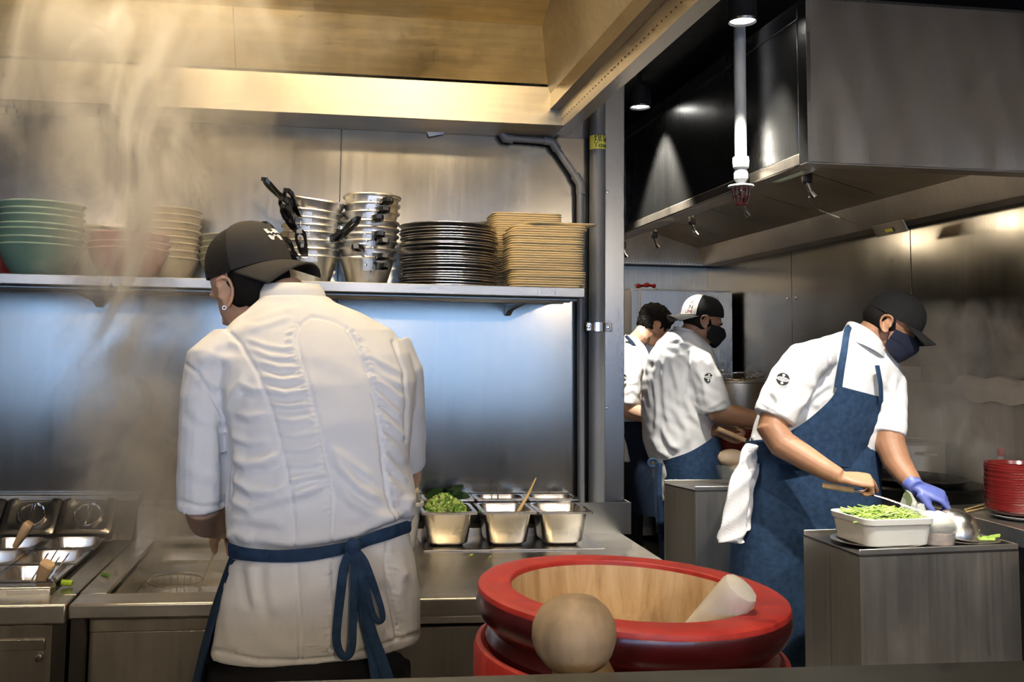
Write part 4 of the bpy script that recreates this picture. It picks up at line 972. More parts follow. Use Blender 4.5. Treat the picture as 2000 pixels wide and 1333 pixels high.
# ------------------------------------------------------------------ people
def fuse(mb, name, vox, smooth=4, mat=None, parent=None, strokes=None, post=None, fac=.5):
    """one continuous skin grown around overlapping closed shapes"""
    me = mb.mesh('tmp', smooth=False); o = bpy.data.objects.new('tmp', me); COL.objects.link(o)
    r = o.modifiers.new('r', 'REMESH'); r.mode = 'VOXEL'; r.voxel_size = vox; r.use_smooth_shade = True
    if smooth: s_ = o.modifiers.new('s', 'SMOOTH'); s_.factor = fac; s_.iterations = smooth
    dg = bpy.context.evaluated_depsgraph_get(); out = bpy.data.meshes.new_from_object(o.evaluated_get(dg))
    COL.objects.unlink(o); bpy.data.objects.remove(o); bpy.data.meshes.remove(me); out.name = name
    if strokes or post:
        n = len(out.vertices); co = np.empty(n*3); out.vertices.foreach_get('co', co); co = co.reshape(-1, 3)
        no = np.empty(n*3); out.vertices.foreach_get('normal', no); no = no.reshape(-1, 3)
        if strokes: co = co + no*strokes(co, no)[:, None]
        if post: co = post(co, no)
        out.vertices.foreach_set('co', co.ravel()); out.update()
    out.polygons.foreach_set('use_smooth', [True]*len(out.polygons))
    out.materials.clear(); out.materials.append(MAT[mat])
    ob = bpy.data.objects.new(name, out); link(ob, parent); return ob
def seg_dist(px, py, pts):
    """distance of every vertex to a stroke and the position along it"""
    best = np.full(px.shape, 1e9); tt = np.zeros(px.shape); side = np.zeros(px.shape)
    P = np.array(pts, float); L = np.r_[0, np.cumsum(np.hypot(*np.diff(P, axis=0).T))]; T = L[-1]+1e-6
    for i in range(len(P)-1):
        a, b = P[i], P[i+1]; d = b-a; l2 = d @ d+1e-9
        u = np.clip(((px-a[0])*d[0]+(py-a[1])*d[1])/l2, 0, 1)
        dx, dy = px-a[0]-u*d[0], py-a[1]-u*d[1]; q = np.hypot(dx, dy); m = q < best
        best = np.where(m, q, best); tt = np.where(m, (L[i]+u*math.sqrt(l2))/T, tt); side = np.where(m, np.sign(d[0]*dy-d[1]*dx), side)
    return best, tt, side
def fold_fn(folds, seams=(), noise_amp=.0, near=None, pinch=()):
    """cloth relief: folds = (points, height m, half width px), laid out in photo pixels on the side facing the room"""
    def f(co, no):
        px, py = proj(co); d = np.zeros(len(co))
        view = co-EYE; view /= np.linalg.norm(view, axis=1)[:, None]
        fac = np.clip(-(no*view).sum(1)*3, 0, 1)
        for pts, h, wd in folds:
            q, t, s_ = seg_dist(px, py, pts)
            env = np.clip(np.minimum(t, 1-t)*5+.08, 0, 1)
            e = q/wd
            d += h*env*np.exp(-e*e) - .45*h*env*np.exp(-((q-wd*1.9)/wd)**2)*(s_ > 0)
        for pts, h, wd in seams:
            q, t, s_ = seg_dist(px, py, pts); d += -h*np.exp(-(q/wd)**2)
        d *= fac
        if noise_amp:
            d += noise_amp*(np.sin(co[:, 0]*47+co[:, 2]*31+2*np.sin(co[:, 2]*19+co[:, 1]*23))*np.sin(co[:, 2]*53-co[:, 1]*37+co[:, 0]*11))
        return d
    return f
def ring_px(L, R, Y, t, n=36, pw=2.3, tw=0.0):
    a, b = at(L[0], L[1], Y-tw), at(R[0], R[1], Y+tw); c = (a+b)/2; h = (b-a)/2
    P = []
    for q in np.linspace(0, 2*PI, n, endpoint=False):
        cx, sx = math.cos(q), math.sin(q)
        P.append(c+h*np.sign(cx)*abs(cx)**(2/pw)+np.array([0, t, 0])*np.sign(sx)*abs(sx)**(2/pw))
    return P
def torso(mb, levels, **k):
    mb.loft([ring_px((l[0], l[1]), (l[2], l[3]), l[4], l[5], **k) for l in levels]); return mb
def limb(mb, pts, n=16):
    """pts: (px, py, Y, radius px-free metres[, depth factor])"""
    P = [at(p[0], p[1], p[2]) for p in pts]
    return mb.tube(P, [p[3] for p in pts], n)
def dense(pts, k=5):
    """smooth curve through points (Catmull-Rom)"""
    P = [np.asarray(p, float) for p in pts]; P = [2*P[0]-P[1]]+P+[2*P[-1]-P[-2]]; out = []
    for i in range(1, len(P)-2):
        for u in np.linspace(0, 1, k, endpoint=False):
            a, b, c, d = P[i-1], P[i], P[i+1], P[i+2]
            out.append(.5*((2*b)+(c-a)*u+(2*a-5*b+4*c-d)*u*u+(3*b-a-3*c+d)*u**3))
    return out+[P[-2]]
def ribbon(pts, width, th, name, mat, parent, nrm=(0, -1, 0), k=5):
    P = dense(pts, k); R = []; W = width if hasattr(width, '__len__') else [width]*len(pts)
    W = np.interp(np.linspace(0, 1, len(P)), np.linspace(0, 1, len(W)), W)
    for i, p in enumerate(P):
        t = P[min(i+1, len(P)-1)]-P[max(i-1, 0)]; t = t/(np.linalg.norm(t)+1e-9)
        s_ = np.cross(t, nrm); s_ /= np.linalg.norm(s_)+1e-9; n_ = np.cross(s_, t)
        w_ = W[i]/2
        R.append([p-s_*w_, p-s_*w_*.6+n_*th, p+s_*w_*.6+n_*th, p+s_*w_, p+s_*w_*.6-n_*th, p-s_*w_*.6-n_*th])
    return MB().loft(R).build(name, mat, parent, ang=60)

def head_frame(c, fwd, up=(0, 0, 1)):
    x = Vector(fwd).normalized(); z = Vector(up); z = (z-x*z.dot(x)).normalized(); y = z.cross(x)
    return Matrix(((x.x, y.x, z.x, c[0]), (x.y, y.y, z.y, c[1]), (x.z, y.z, z.z, c[2]), (0, 0, 0, 1)))
def ellipsoid(mb, M, c, r, n=20, m=14, f=None):
    R = []
    for i in range(m+1):
        th = PI*i/m; s_ = max(.01, math.sin(th))
        ring = []
        for q in np.linspace(0, 2*PI, n, endpoint=False):
            p = Vector((c[0]+r[0]*s_*math.cos(q), c[1]+r[1]*s_*math.sin(q), c[2]-r[2]*math.cos(th)))
            if f: p = f(p)
            ring.append(tuple(M @ p))
        R.append(ring)
    mb.loft(R); return mb
def mtube(mb, M, pts, r, n=10, flat=1.0): return mb.tube([tuple(M @ Vector(p)) for p in pts], r, n, flat=flat)
def head(mb, M, ears=True):
    ellipsoid(mb, M, (-.012, 0, .028), (.098, .077, .092))                       # skull
    ellipsoid(mb, M, (.028, 0, -.030), (.066, .060, .080))                       # face
    ellipsoid(mb, M, (.040, 0, -.078), (.042, .040, .032))                       # chin
    ellipsoid(mb, M, (.005, 0, -.062), (.055, .057, .038))                       # jaw
    ellipsoid(mb, M, (.068, 0, .022), (.026, .055, .014))                        # brow
    ellipsoid(mb, M, (.068, .026, -.026), (.014, .018, .018)); ellipsoid(mb, M, (.068, -.026, -.026), (.014, .018, .018))   # cheeks
    mtube(mb, M, [(.088, 0, .012), (.103, 0, -.018), (.112, 0, -.034), (.092, 0, -.042)], [.008, .010, .014, .010], 8)
    mtube(mb, M, [(.086, -.022, -.062), (.095, 0, -.060), (.086, .022, -.062)], [.005, .008, .005], 8)     # lips
    if ears:
        for s_ in (-1, 1):
            E = M @ Matrix.Translation((-.008, s_*.077, -.012)) @ Matrix.Rotation(s_*.45, 4, 'Z') @ Matrix.Rotation(-.15, 4, 'Y')
            pts = [(.012, s_*.004, .012), (.010, s_*.012, .028), (-.006, s_*.018, .034), (-.022, s_*.020, .024), (-.025, s_*.018, .004), (-.018, s_*.013, -.014), (-.006, s_*.009, -.028), (.006, s_*.004, -.030), (.011, s_*.002, -.018)]
            mtube(mb, E, [tuple(p) for p in dense(pts, 3)], [.0052]*25, 8)
            ellipsoid(mb, E, (-.004, s_*.004, 0), (.018, .006, .026), 12, 8)
            mtube(mb, E, [(.012, s_*.004, .006), (.013, s_*.008, -.004), (.008, s_*.006, -.012)], [.005, .006, .004], 8)
    return mb
def cap(M, parent, front, back, trucker=True, brim=.072, tilt=0, h=.108, name='cap', bmat=None, seg=1.22, drop=0):
    """M: frame whose +x is the direction of the brim"""
    def pt(phi, t, off=0):
        c, s_ = math.cos(phi), math.sin(phi)
        fr = max(0, c); p = (2.9 if trucker else 2.35)*fr+2.05*(1-fr)
        rx = .110+off; ry = .089+off
        k = (1-t**p)**(1/p)
        lean = -.018*t*(1 if trucker else .3)
        hz = h*(1+.06*fr)
        return Vector((rx*c*k+lean, ry*s_*k, .034+(hz+off)*t - .012*(1-t)*(1-fr)))
    T = [math.sin(u*PI/2) for u in np.linspace(0, 1, 12)]; T[-1] = .9995
    def patch(a0, a1, nm, mt, n=20, off=0):
        m = MB(); A = np.linspace(a0, a1, n)
        O = [[tuple(M @ pt(a, t, off)) for a in A] for t in T]; I = [[tuple(M @ pt(a, t, off-.0035)) for a in A] for t in T]
        m.loft(O, cap=False, closed=False); m.loft(I, cap=False, closed=False)
        m.loft([O[0], I[0]], cap=False, closed=False)
        return m.build(nm, mt, parent, ang=60)
    fp_ = patch(-seg, seg, 'front_panel', front, 26, .0012)
    patch(seg-.02, 2*PI-seg+.02, 'crown', back, 30)
    m = MB(); U, W = np.linspace(-1, 1, 19), np.linspace(0, 1, 7)
    def bp(u, w_, dz, drop=drop):
        phi = u*1.18; b = pt(phi, .0); out = Vector((.110+brim*max(0, math.cos(u*1.35))**.55, .089*math.sin(phi)*(1-.06), 0))
        x = b.x+(out.x-b.x)*w_; y = b.y*(1-w_)+(.080*u)*w_
        return tuple(M @ Vector((x, y, .032-.030*u*u*(.35+.65*w_)-(.010+drop)*w_+dz)))
    top_ = [[bp(u, w_, .0018) for u in U] for w_ in W]; bot = [[bp(u, w_, -.0018) for u in U] for w_ in W]
    m.loft(top_, cap=False, closed=False); m.loft(bot, cap=False, closed=False); m.loft([top_[-1], bot[-1]], cap=False, closed=False)
    m.build('brim', bmat or front, parent, ang=60)
    ellipsoid(MB(), M, (-.018, 0, .034+h), (.006, .006, .004), 10, 6).build('button', front, parent)
    return fp_, pt
def mask(M, parent, mat):
    m = MB(); U, V = np.linspace(-1, 1, 21), np.linspace(0, 1, 13)
    def p(u, v, o):
        az = u*1.35; z = .004-.112*v
        r0 = .086 + o
        bul = .046*math.exp(-(u/.42)**2)*math.exp(-((v-.30)/.36)**2) + .022*math.exp(-(u/.6)**2)*math.exp(-((v-.8)/.3)**2)
        zz = z - .012*abs(u)*(v < .5) + .030*u*u*(v-.1)
        return tuple(M @ Vector((.004+(r0+bul)*math.cos(az), (.078+o)*math.sin(az)*(1-.14*v), zz)))
    O = [[p(u, v, .004) for u in U] for v in V]; I = [[p(u, v, .001) for u in U] for v in V]
    m.loft(O, cap=False, closed=False); m.loft(I, cap=False, closed=False)
    mk = m.build('mask', mat, parent, ang=60)
    for s_ in (-1, 1):
        for v, ez in ((.06, .018), (.85, -.030)):
            a = Vector(p(s_, v, .004)); e = M @ Vector((-.006, s_*.080, ez)); mid = M @ Vector((.010, s_*.079, ez*.6-.02*v))
            MB().tube([a, mid, e], .0022, 6).build('ear_loop', mat, mk)
    return mk
def hand(mb, M, curl=(60, 60, 60, 60), thumb=(35, 20), spread=6, s=1.0, mirror=False):
    """M: wrist frame, +x along the hand, +y to the thumb side, +z out of the back of the hand"""
    S = M @ Matrix.Scale(s, 4) @ (Matrix.Diagonal((1, -1, 1, 1)) if mirror else Matrix())
    def sec(x, w, h, y0=0, z0=0): return [tuple(S @ Vector((x, y0+w*math.cos(q), z0+h*math.sin(q)))) for q in np.linspace(0, 2*PI, 14, endpoint=False)]
    mb.loft([sec(-.02, .026, .019), sec(.0, .027, .018), sec(.025, .036, .017), sec(.055, .041, .016), sec(.085, .040, .013), sec(.094, .036, .010)])
    for i, (y, L, c) in enumerate(zip((.029, .0095, -.010, -.028), (.083, .092, .085, .066), curl)):
        c1, c2, c3 = (c if hasattr(c, '__len__') else (c*.75, c, c*.7)); a = 0; p = Vector((.082, y, .0)); pts = [p.copy()]; rr = [.0105]
        for seg, (f, da) in enumerate(((.45, c1), (.31, c2), (.24, c3))):
            a += math.radians(da); d = Vector((math.cos(a), math.sin(math.radians(spread*(1.5-i)*.5)), -math.sin(a)))
            q = p+d*L*f*.5; pts.append(q.copy()); p = p+d*L*f; pts.append(p.copy()); rr += [.0096-.0008*seg, .0092-.0010*seg]
        rr[-1] = .0058
        mb.tube([tuple(S @ q) for q in pts], [r*s for r in rr], 10)
    a, b = math.radians(thumb[0]), math.radians(thumb[1]); p = Vector((.018, .026, -.006)); pts = [p.copy()]; d = Vector((math.cos(a), math.sin(a), -math.sin(b)))
    q = p+d*.045; pts.append(q.copy()); d2 = Vector((math.cos(a*.5), math.sin(a*.5), -math.sin(b*1.4))); pts.append(q+d2*.03); pts.append(q+d2*.055)
    mb.tube([tuple(S @ v) for v in pts], [r*s for r in (.0165, .0125, .0105, .0065)], 10)
    return mb
def frame(o, x, z):
    return head_frame(o, x, z)
def legs(parent, hips, feet_dir, mat='cloth_black', r=.085, floor=0.0):
    """hips: two points; trousers as one garment, shoes separate"""
    mb = MB(); c = (np.array(hips[0])+np.array(hips[1]))/2
    mb.tube([c+(0, 0, .12), c+(0, 0, .02), c+(0, 0, -.06)], [.135, .15, .12], 20)
    for h in hips:
        h = np.array(h, float); mb.tube([h+(0, 0, .02), h+(0, 0, -.2), (h[0], h[1], .45), (h[0], h[1], .2), (h[0], h[1], .06)], [r*1.05, r, r*.78, r*.68, r*.66], 18)
    fuse(mb, 'trousers', .014, 6, mat, parent)
    for h in hips:
        d = np.array([*feet_dir, 0.]); d /= np.linalg.norm(d); b = np.array([h[0], h[1], 0.])
        s_ = MB(); R = []
        for f, w_, hh in ((-.09, .030, .05), (-.06, .038, .085), (.0, .040, .085), (.06, .044, .062), (.13, .045, .045), (.17, .030, .030)):
            p = b+d*f; sd = np.array([-d[1], d[0], 0])
            R.append([p+sd*w_*math.cos(q)+np.array([0, 0, hh*.5+hh*.5*math.sin(q)]) for q in np.linspace(0, 2*PI, 14, endpoint=False)])
        s_.loft(R).build('shoe', 'cloth_black', parent)
def z5(pts): return [(330+x/1.7246, 560+y/1.7246) for x, y in pts]        # strokes read off the enlarged view of the big chef's back

# ================= chef at the boiler, seen from behind =================
A = thing('person', 'chef seen from behind in white jacket, backward trucker cap and blue apron at the boiler', 'person', (-.03, 1.9, 0))
jk = MB()
torso(jk, [(410, 1278, 820, 1243, 1.875, .118), (418, 1235, 822, 1215, 1.875, .128), (430, 1160, 820, 1150, 1.88, .135), (446, 1100, 806, 1065, 1.885, .128), (452, 1078, 798, 1032, 1.888, .124),
           (442, 1030, 812, 1000, 1.895, .140), (440, 980, 812, 965, 1.90, .146), (446, 900, 800, 900, 1.915, .148), (440, 820, 806, 815, 1.93, .146), (425, 750, 812, 745, 1.95, .140),
           (412, 700, 800, 690, 1.97, .125), (432, 650, 765, 645, 1.995, .105), (470, 615, 705, 612, 2.02, .085), (500, 592, 655, 592, 2.04, .07), (512, 578, 640, 580, 2.05, .062)])
def sleeve(pts, dep=1.3, n=18):
    R = []
    P = [at(*p[:3]) for p in pts]
    for i, p in enumerate(P):
        t = P[min(i+1, len(P)-1)]-P[max(0, i-1)]; t /= np.linalg.norm(t); u = np.cross(t, [0, 1, 0]); u /= np.linalg.norm(u); v = np.cross(t, u)
        R.append([p+pts[i][3]*(math.cos(q)*u+dep*math.sin(q)*v) for q in np.linspace(0, 2*PI, n, endpoint=False)])
    jk_.loft(R)
jk_ = jk
sleeve([(448, 672, 1.99, .045), (415, 712, 1.965, .058), (402, 780, 1.95, .052), (398, 860, 1.945, .050), (395, 940, 1.95, .051), (394, 990, 1.955, .0515)], 1.35)
sleeve([(760, 680, 2.0, .05), (785, 730, 1.99, .048), (792, 800, 2.0, .043), (794, 860, 2.02, .042), (794, 905, 2.05, .042)], 1.2)
F = [  # folds (points in enlarged view, height, half width px)
 ([(255, 175), (330, 200), (425, 215)], .0050, 5), ([(270, 205), (340, 235), (430, 240)], .0040, 4), ([(300, 250), (370, 275), (440, 272)], .0045, 5), ([(310, 300), (380, 318), (455, 308)], .0045, 5),
 ([(322, 345), (390, 362), (470, 350)], .0045, 5), ([(335, 395), (410, 405), (480, 392)], .0045, 5), ([(345, 440), (420, 452), (495, 440)], .0045, 5), ([(355, 490), (430, 505), (505, 490)], .0045, 5), ([(370, 545), (440, 552), (515, 540)], .0045, 5),
 ([(385, 600), (460, 600), (530, 590)], .0045, 5), ([(395, 660), (470, 640), (545, 632)], .0055, 6),
 ([(205, 575), (260, 600), (330, 590), (385, 560)], .0075, 8), ([(207, 640), (280, 690), (360, 690), (420, 660)], .0085, 9), ([(195, 715), (270, 745), (380, 715), (470, 690), (540, 650)], .0095, 9), ([(200, 790), (270, 780), (350, 790), (410, 810)], .0075, 9),
 ([(205, 500), (270, 530), (350, 520)], .0060, 7), ([(215, 420), (270, 440), (335, 430)], .0050, 6), ([(240, 330), (290, 350), (320, 345)], .0045, 6),
 ([(545, 560), (590, 620), (640, 680), (720, 730)], .0085, 9), ([(560, 640), (620, 720), (700, 770), (800, 775)], .0090, 9), ([(540, 540), (620, 600), (690, 650)], .0060, 8), ([(600, 770), (700, 800), (780, 770)], .0070, 9),
 ([(640, 215), (710, 255), (790, 300)], .0050, 5), ([(655, 245), (720, 300), (800, 345)], .0050, 5), ([(670, 290), (740, 340), (795, 400)], .0050, 6), ([(690, 350), (740, 400), (790, 450)], .0045, 5), ([(700, 420), (750, 470), (800, 520)], .0050, 6), ([(710, 490), (760, 545), (810, 600)], .0050, 6), ([(720, 560), (770, 620), (805, 660)], .0055, 6), ([(725, 640), (770, 690), (800, 740)], .0055, 7),
 ([(610, 90), (690, 110), (760, 160)], .0045, 6), ([(590, 65), (680, 85), (760, 130)], .0035, 5), ([(450, 60), (380, 90), (300, 120), (230, 160)], .0045, 7), ([(420, 100), (340, 130), (270, 150)], .0040, 6),
 ([(90, 250), (150, 240), (215, 250)], .0050, 8), ([(150, 210), (200, 190), (250, 200)], .0040, 7), ([(190, 440), (215, 360), (260, 300)], .0070, 8), ([(100, 300), (150, 330), (190, 330)], .0045, 8), ([(60, 400), (110, 450), (170, 470)], .0030, 10), ([(60, 600), (120, 640), (180, 630)], .0030, 10),
 ([(270, 920), (285, 1000), (300, 1090)], .0060, 10), ([(350, 930), (340, 1010), (370, 1120)], .0045, 10), ([(480, 920), (470, 1050), (490, 1180)], .0040, 12), ([(640, 920), (650, 1040), (640, 1150)], .0050, 10), ([(770, 880), (790, 960), (780, 1060)], .0060, 9), ([(730, 880), (760, 940), (800, 990)], .0060, 8), ([(215, 900), (250, 880), (300, 905)], .0050, 7), ([(195, 850), (230, 830), (290, 850)], .0080, 9),
 ([(820, 700), (800, 750), (830, 780)], .0070, 9), ([(210, 870), (300, 850), (420, 862), (540, 850), (640, 830), (780, 770)], .0095, 9)]
F = [(z5(p), h*(.72+.45*math.sin(i*2.7)**2), w_*(1.0+.35*math.sin(i*1.9)**2)) for i, (p, h, w_) in enumerate(F)]
SEAM = [[(185, 135), (240, 190), (300, 290), (350, 430), (390, 590), (415, 720), (425, 900), (440, 1100), (445, 1255)],
        [(440, 128), (428, 175), (440, 230), (470, 330), (500, 450), (530, 590), (555, 700), (548, 850), (555, 1000), (562, 1100), (570, 1250)],
        [(600, 140), (640, 210), (680, 320), (705, 450), (720, 590), (735, 700), (755, 790), (730, 900), (745, 1050), (770, 1190)],
        [(440, 128), (480, 100), (550, 112), (600, 140)], [(755, 185), (790, 280), (800, 400), (795, 520)], [(45, 255), (95, 290), (140, 360), (190, 450)], [(150, 1225), (300, 1260), (440, 1262), (600, 1250), (740, 1200), (840, 1170)], [(35, 725), (110, 745), (190, 735)]]
SE = [(z5(p), .0050, 3.6) for p in SEAM]
for pts, sgn in ((SEAM[1], -1), (SEAM[2], 1)):                               # puckers gathered along the back-panel seams
    q = np.array(dense(pts, 14))
    for k in range(0, len(q)-1, 2):
        x, y = q[k]; L = 26+14*math.sin(k*2.3)
        if 800 < y < 900: continue
        F.append((z5([(x+sgn*3, y), (x+sgn*L, y+L*.28)]), .0030, 2.8))
SE.append((z5([(215, 905), (300, 912), (420, 905), (560, 885), (640, 865), (800, 800)]), .012, 13))
SE.append((z5([(182, 480), (195, 600), (195, 735)]), .010, 9))
fuse(jk, 'jacket', .0040, 9, 'cloth_white', A, strokes=fold_fn(F, SE, .0012))
# stand-up collar
R = []
for (l, r, Y, t) in (((506, 586), (640, 590), 2.055, .070), ((508, 570), (634, 570), 2.062, .070), ((516, 556), (624, 556), 2.072, .068), ((519, 556), (621, 556), 2.072, .063), ((512, 580), (636, 582), 2.058, .064)): R.append(ring_px(l, r, Y, t, 40, 2.0))
MB().loft(R, cap=False).build('collar', 'cloth_white', A, ang=60)
# head turned to the left and down
Hc = at(485, 562, 2.175); HM_ = head_frame(Hc, (-.60, .66, -.42), (-.16, -.05, 1))
bd_ = MB(); head(bd_, HM_)
bd_.tube([tuple(HM_ @ Vector((-.035, 0, -.02))), tuple(HM_ @ Vector((-.045, 0, -.08))), at(560, 588, 2.075), at(575, 640, 2.03)], [.054, .052, .056, .072], 18)
limb(bd_, [(398, 900, 1.95, .040), (396, 985, 1.96, .041), (405, 1012, 2.06, .042), (425, 1022, 2.22, .036), (440, 1030, 2.34, .028)])
hand(bd_, frame(at(441, 1031, 2.35), (.15, .9, -.15), (-.3, .1, 1)), (50, 55, 60, 65))
limb(bd_, [(794, 880, 2.04, .036), (790, 930, 2.08, .040), (740, 960, 2.2, .036), (700, 985, 2.32, .028)])
hand(bd_, frame(at(698, 986, 2.33), (-.3, .9, -.1), (.2, .1, 1)), (50, 55, 60, 65))
for q_ in ((420, 720, 1.97), (398, 900, 1.95)), ((770, 700, 2.0), (794, 880, 2.04)):
    bd_.tube([at(575, 640, 2.03), at(*q_[0]), at(*q_[1])], [.05, .03, .032], 12)
fuse(bd_, 'body', .0042, 5, 'skin_pale', A)
CM = head_frame(Hc, tuple(-(HM_.col[0].xyz) + Vector((.06, .0, -.30))), tuple(HM_.col[2].xyz))
CM = CM @ Matrix.Translation((.012, 0, .012))
fp_, cpt = cap(CM, A, 'cap_grey', 'cap_mesh', True, .078, h=.100, drop=.012)
# the white wave mark on the front panel
lg = MB()
def on_cap(u, v, o=.003):
    phi = (u-.5)*.52+.10; t = .42+.26*v
    p = cpt(phi, t); q = cpt(phi, t, .0028); return tuple(CM @ q)
for poly in ([(.0, 1.0), (.06, .56), (.2, .66), (.32, .52), (.48, .70), (.62, .54), (.78, .68), (.98, .56), (1.0, .80), (.88, 1.0)], [(.02, .40), (.14, .46), (.3, .34), (.44, .48), (.62, .36), (.76, .46), (.95, .36), (1.0, .0), (.14, .0), (.06, .18)]):
    n_ = len(poly); P = [on_cap(u, v) for u, v in poly]; c_ = tuple(np.mean(P, 0)); lg.add(P+[c_], [(i, (i+1) % n_, n_) for i in range(n_)])
lg.build('emblem', 'white_ink', fp_, smooth=False)
hr = MB(); ellipsoid(hr, HM_, (-.024, 0, .004), (.0935, .0785, .088)); ellipsoid(hr, HM_, (-.052, 0, -.062), (.050, .058, .045))
def trim(co, no):
    L = np.array(HM_.inverted()); q = co @ L[:3, :3].T + L[:3, 3]
    low = q[:, 2] < -.050 + .75*(q[:, 0]+.02); q2 = q.copy(); q2[low] = q[low]*np.array([.90, .90, .93])
    front_ = q[:, 0] > .045; q2[front_] *= .9
    Mx = np.array(HM_); return q2 @ Mx[:3, :3].T + Mx[:3, 3]
fuse(hr, 'hair', .006, 2, 'hair', A, post=trim)
e = HM_ @ Vector((-.004, .094, -.044))
MB().tube([tuple(Vector(e)+Vector((.004*math.cos(a), 0, .004*math.sin(a)))) for a in np.linspace(0, 2*PI, 12)], .0009, 6).build('earring', 'earring_metal', A)
# apron: hanging panel, waist ties and bow
R = []
for (l, r, Y, t) in (((450, 1082), (800, 1036), 1.90, .150), ((436, 1120), (812, 1100), 1.905, .165), ((412, 1190), (815, 1180), 1.91, .175), ((390, 1270), (815, 1260), 1.91, .180), ((372, 1345), (815, 1330), 1.91, .180), ((362, 1420), (812, 1410), 1.91, .180)):
    g_ = ring_px(l, r, Y, t, 48, 2.2); R.append([g_[i % 48] for i in range(27, 7, -1)])
ap = MB(); ap.loft(R, cap=False, closed=False); R2 = [[p+np.array([.004, .004, 0]) for p in r] for r in R]; ap.loft(R2, cap=False, closed=False)
ap.loft([[r[0] for r in R], [r[0] for r in R2]], cap=False, closed=False)
ap.build('apron', 'denim', A, ang=60)
def waist(px, py, o=.0):
    u = min(.995, abs((px-624)/182)); return at(px, py, 1.889-(.129+o)*(1-u**2.3)**(1/2.3))
ribbon([waist(448, 1076, .012), waist(480, 1083, .012), waist(540, 1087, .012), waist(600, 1084, .012), waist(650, 1076, .013), waist(690, 1067, .015)], [.03, .024, .022, .024, .022, .02], .003, 'waist_tie', 'denim', A)
ribbon([waist(690, 1068, .015), waist(720, 1055, .012), waist(760, 1042, .010), waist(801, 1028, .006)], [.02, .022, .024, .025], .003, 'waist_tie', 'denim', A)
YB = 1.735
def bp_(px, py, d=0): return at(px, py, YB-d)
blob(MB(), bp_(690, 1070, .004), .015, 10, (1, .7, 1.2)).build('knot', 'denim', A)
ribbon([bp_(686, 1072, .006), bp_(672, 1110, .012), bp_(664, 1170, .016), bp_(657, 1240, .018), bp_(662, 1272, .02), bp_(675, 1284, .022), bp_(687, 1268, .024), bp_(690, 1215, .02), bp_(692, 1140, .014), bp_(691, 1080, .008)], [.014, .018, .017, .016, .015, .014, .014, .014, .014, .012], .0018, 'bow_loop', 'denim', A, k=6)
ribbon([bp_(694, 1074, .006), bp_(712, 1100, .012), bp_(732, 1150, .014), bp_(746, 1195, .016), bp_(746, 1212, .018), bp_(735, 1212, .02), bp_(722, 1180, .018), bp_(710, 1120, .012), bp_(696, 1080, .008)], [.014, .016, .013, .011, .010, .010, .012, .013, .012], .0018, 'bow_loop', 'denim', A, k=6)
ribbon([bp_(690, 1078, .007), bp_(698, 1140, .010), bp_(712, 1210, .008), bp_(726, 1270, .004), bp_(738, 1345, .0)], [.014, .018, .019, .02, .02], .0018, 'tie_end', 'denim', A, k=6)
ribbon([bp_(694, 1078, .010), bp_(712, 1150, .016), bp_(722, 1220, .012), bp_(744, 1285, .008), bp_(765, 1345, .004)], [.014, .016, .018, .02, .021], .0018, 'tie_end', 'denim', A, k=6)
legs(A, [(-.125, 1.90, .82), (.085, 1.90, .82)], (0, 1), r=.095)
plain('cap_white', (.62, .58, .52), .8, var=.06, bmp=.1, bscale=700, spec=.2)
def near_Y(levels, px, py, off=0.0, pw=2.3):
    """depth of the room-facing surface of a torso at a pixel"""
    L = sorted(levels, key=lambda l: (l[1]+l[3])/2); ys = [(l[1]+l[3])/2 for l in L]
    l = [np.interp(py, ys, [q[k] for q in L]) for k in range(6)]
    cx, hw = (l[0]+l[2])/2, (l[2]-l[0])/2; u = min(.98, abs((px-cx)/hw))
    return l[4]-(l[5]+off)*(1-u**pw)**(1/pw)-off*.3
def cloth_patch(rows, levels, off, name, mat, parent, nu=16, k=4, th=.003):
    """rows: (xl, yl, xr, yr) pixel spans laid over the torso surface"""
    rows = [tuple(r) for r in dense([np.array(r, float) for r in rows], k)]
    O = []; I = []
    for xl, yl, xr, yr in rows:
        o = []; i_ = []
        for u in np.linspace(0, 1, nu):
            px, py = xl+(xr-xl)*u, yl+(yr-yl)*u; Y = near_Y(levels, px, py, off); o.append(at(px, py, Y)); i_.append(at(px, py, Y+th))
        O.append(o); I.append(i_)
    m = MB(); m.loft(O, cap=False, closed=False); m.loft(I, cap=False, closed=False)
    for a, b in ((O[0], I[0]), (O[-1], I[-1]), ([r[0] for r in O], [r[0] for r in I]), ([r[-1] for r in O], [r[-1] for r in I])): m.loft([a, b], cap=False, closed=False)
    return m.build(name, mat, parent, ang=60)
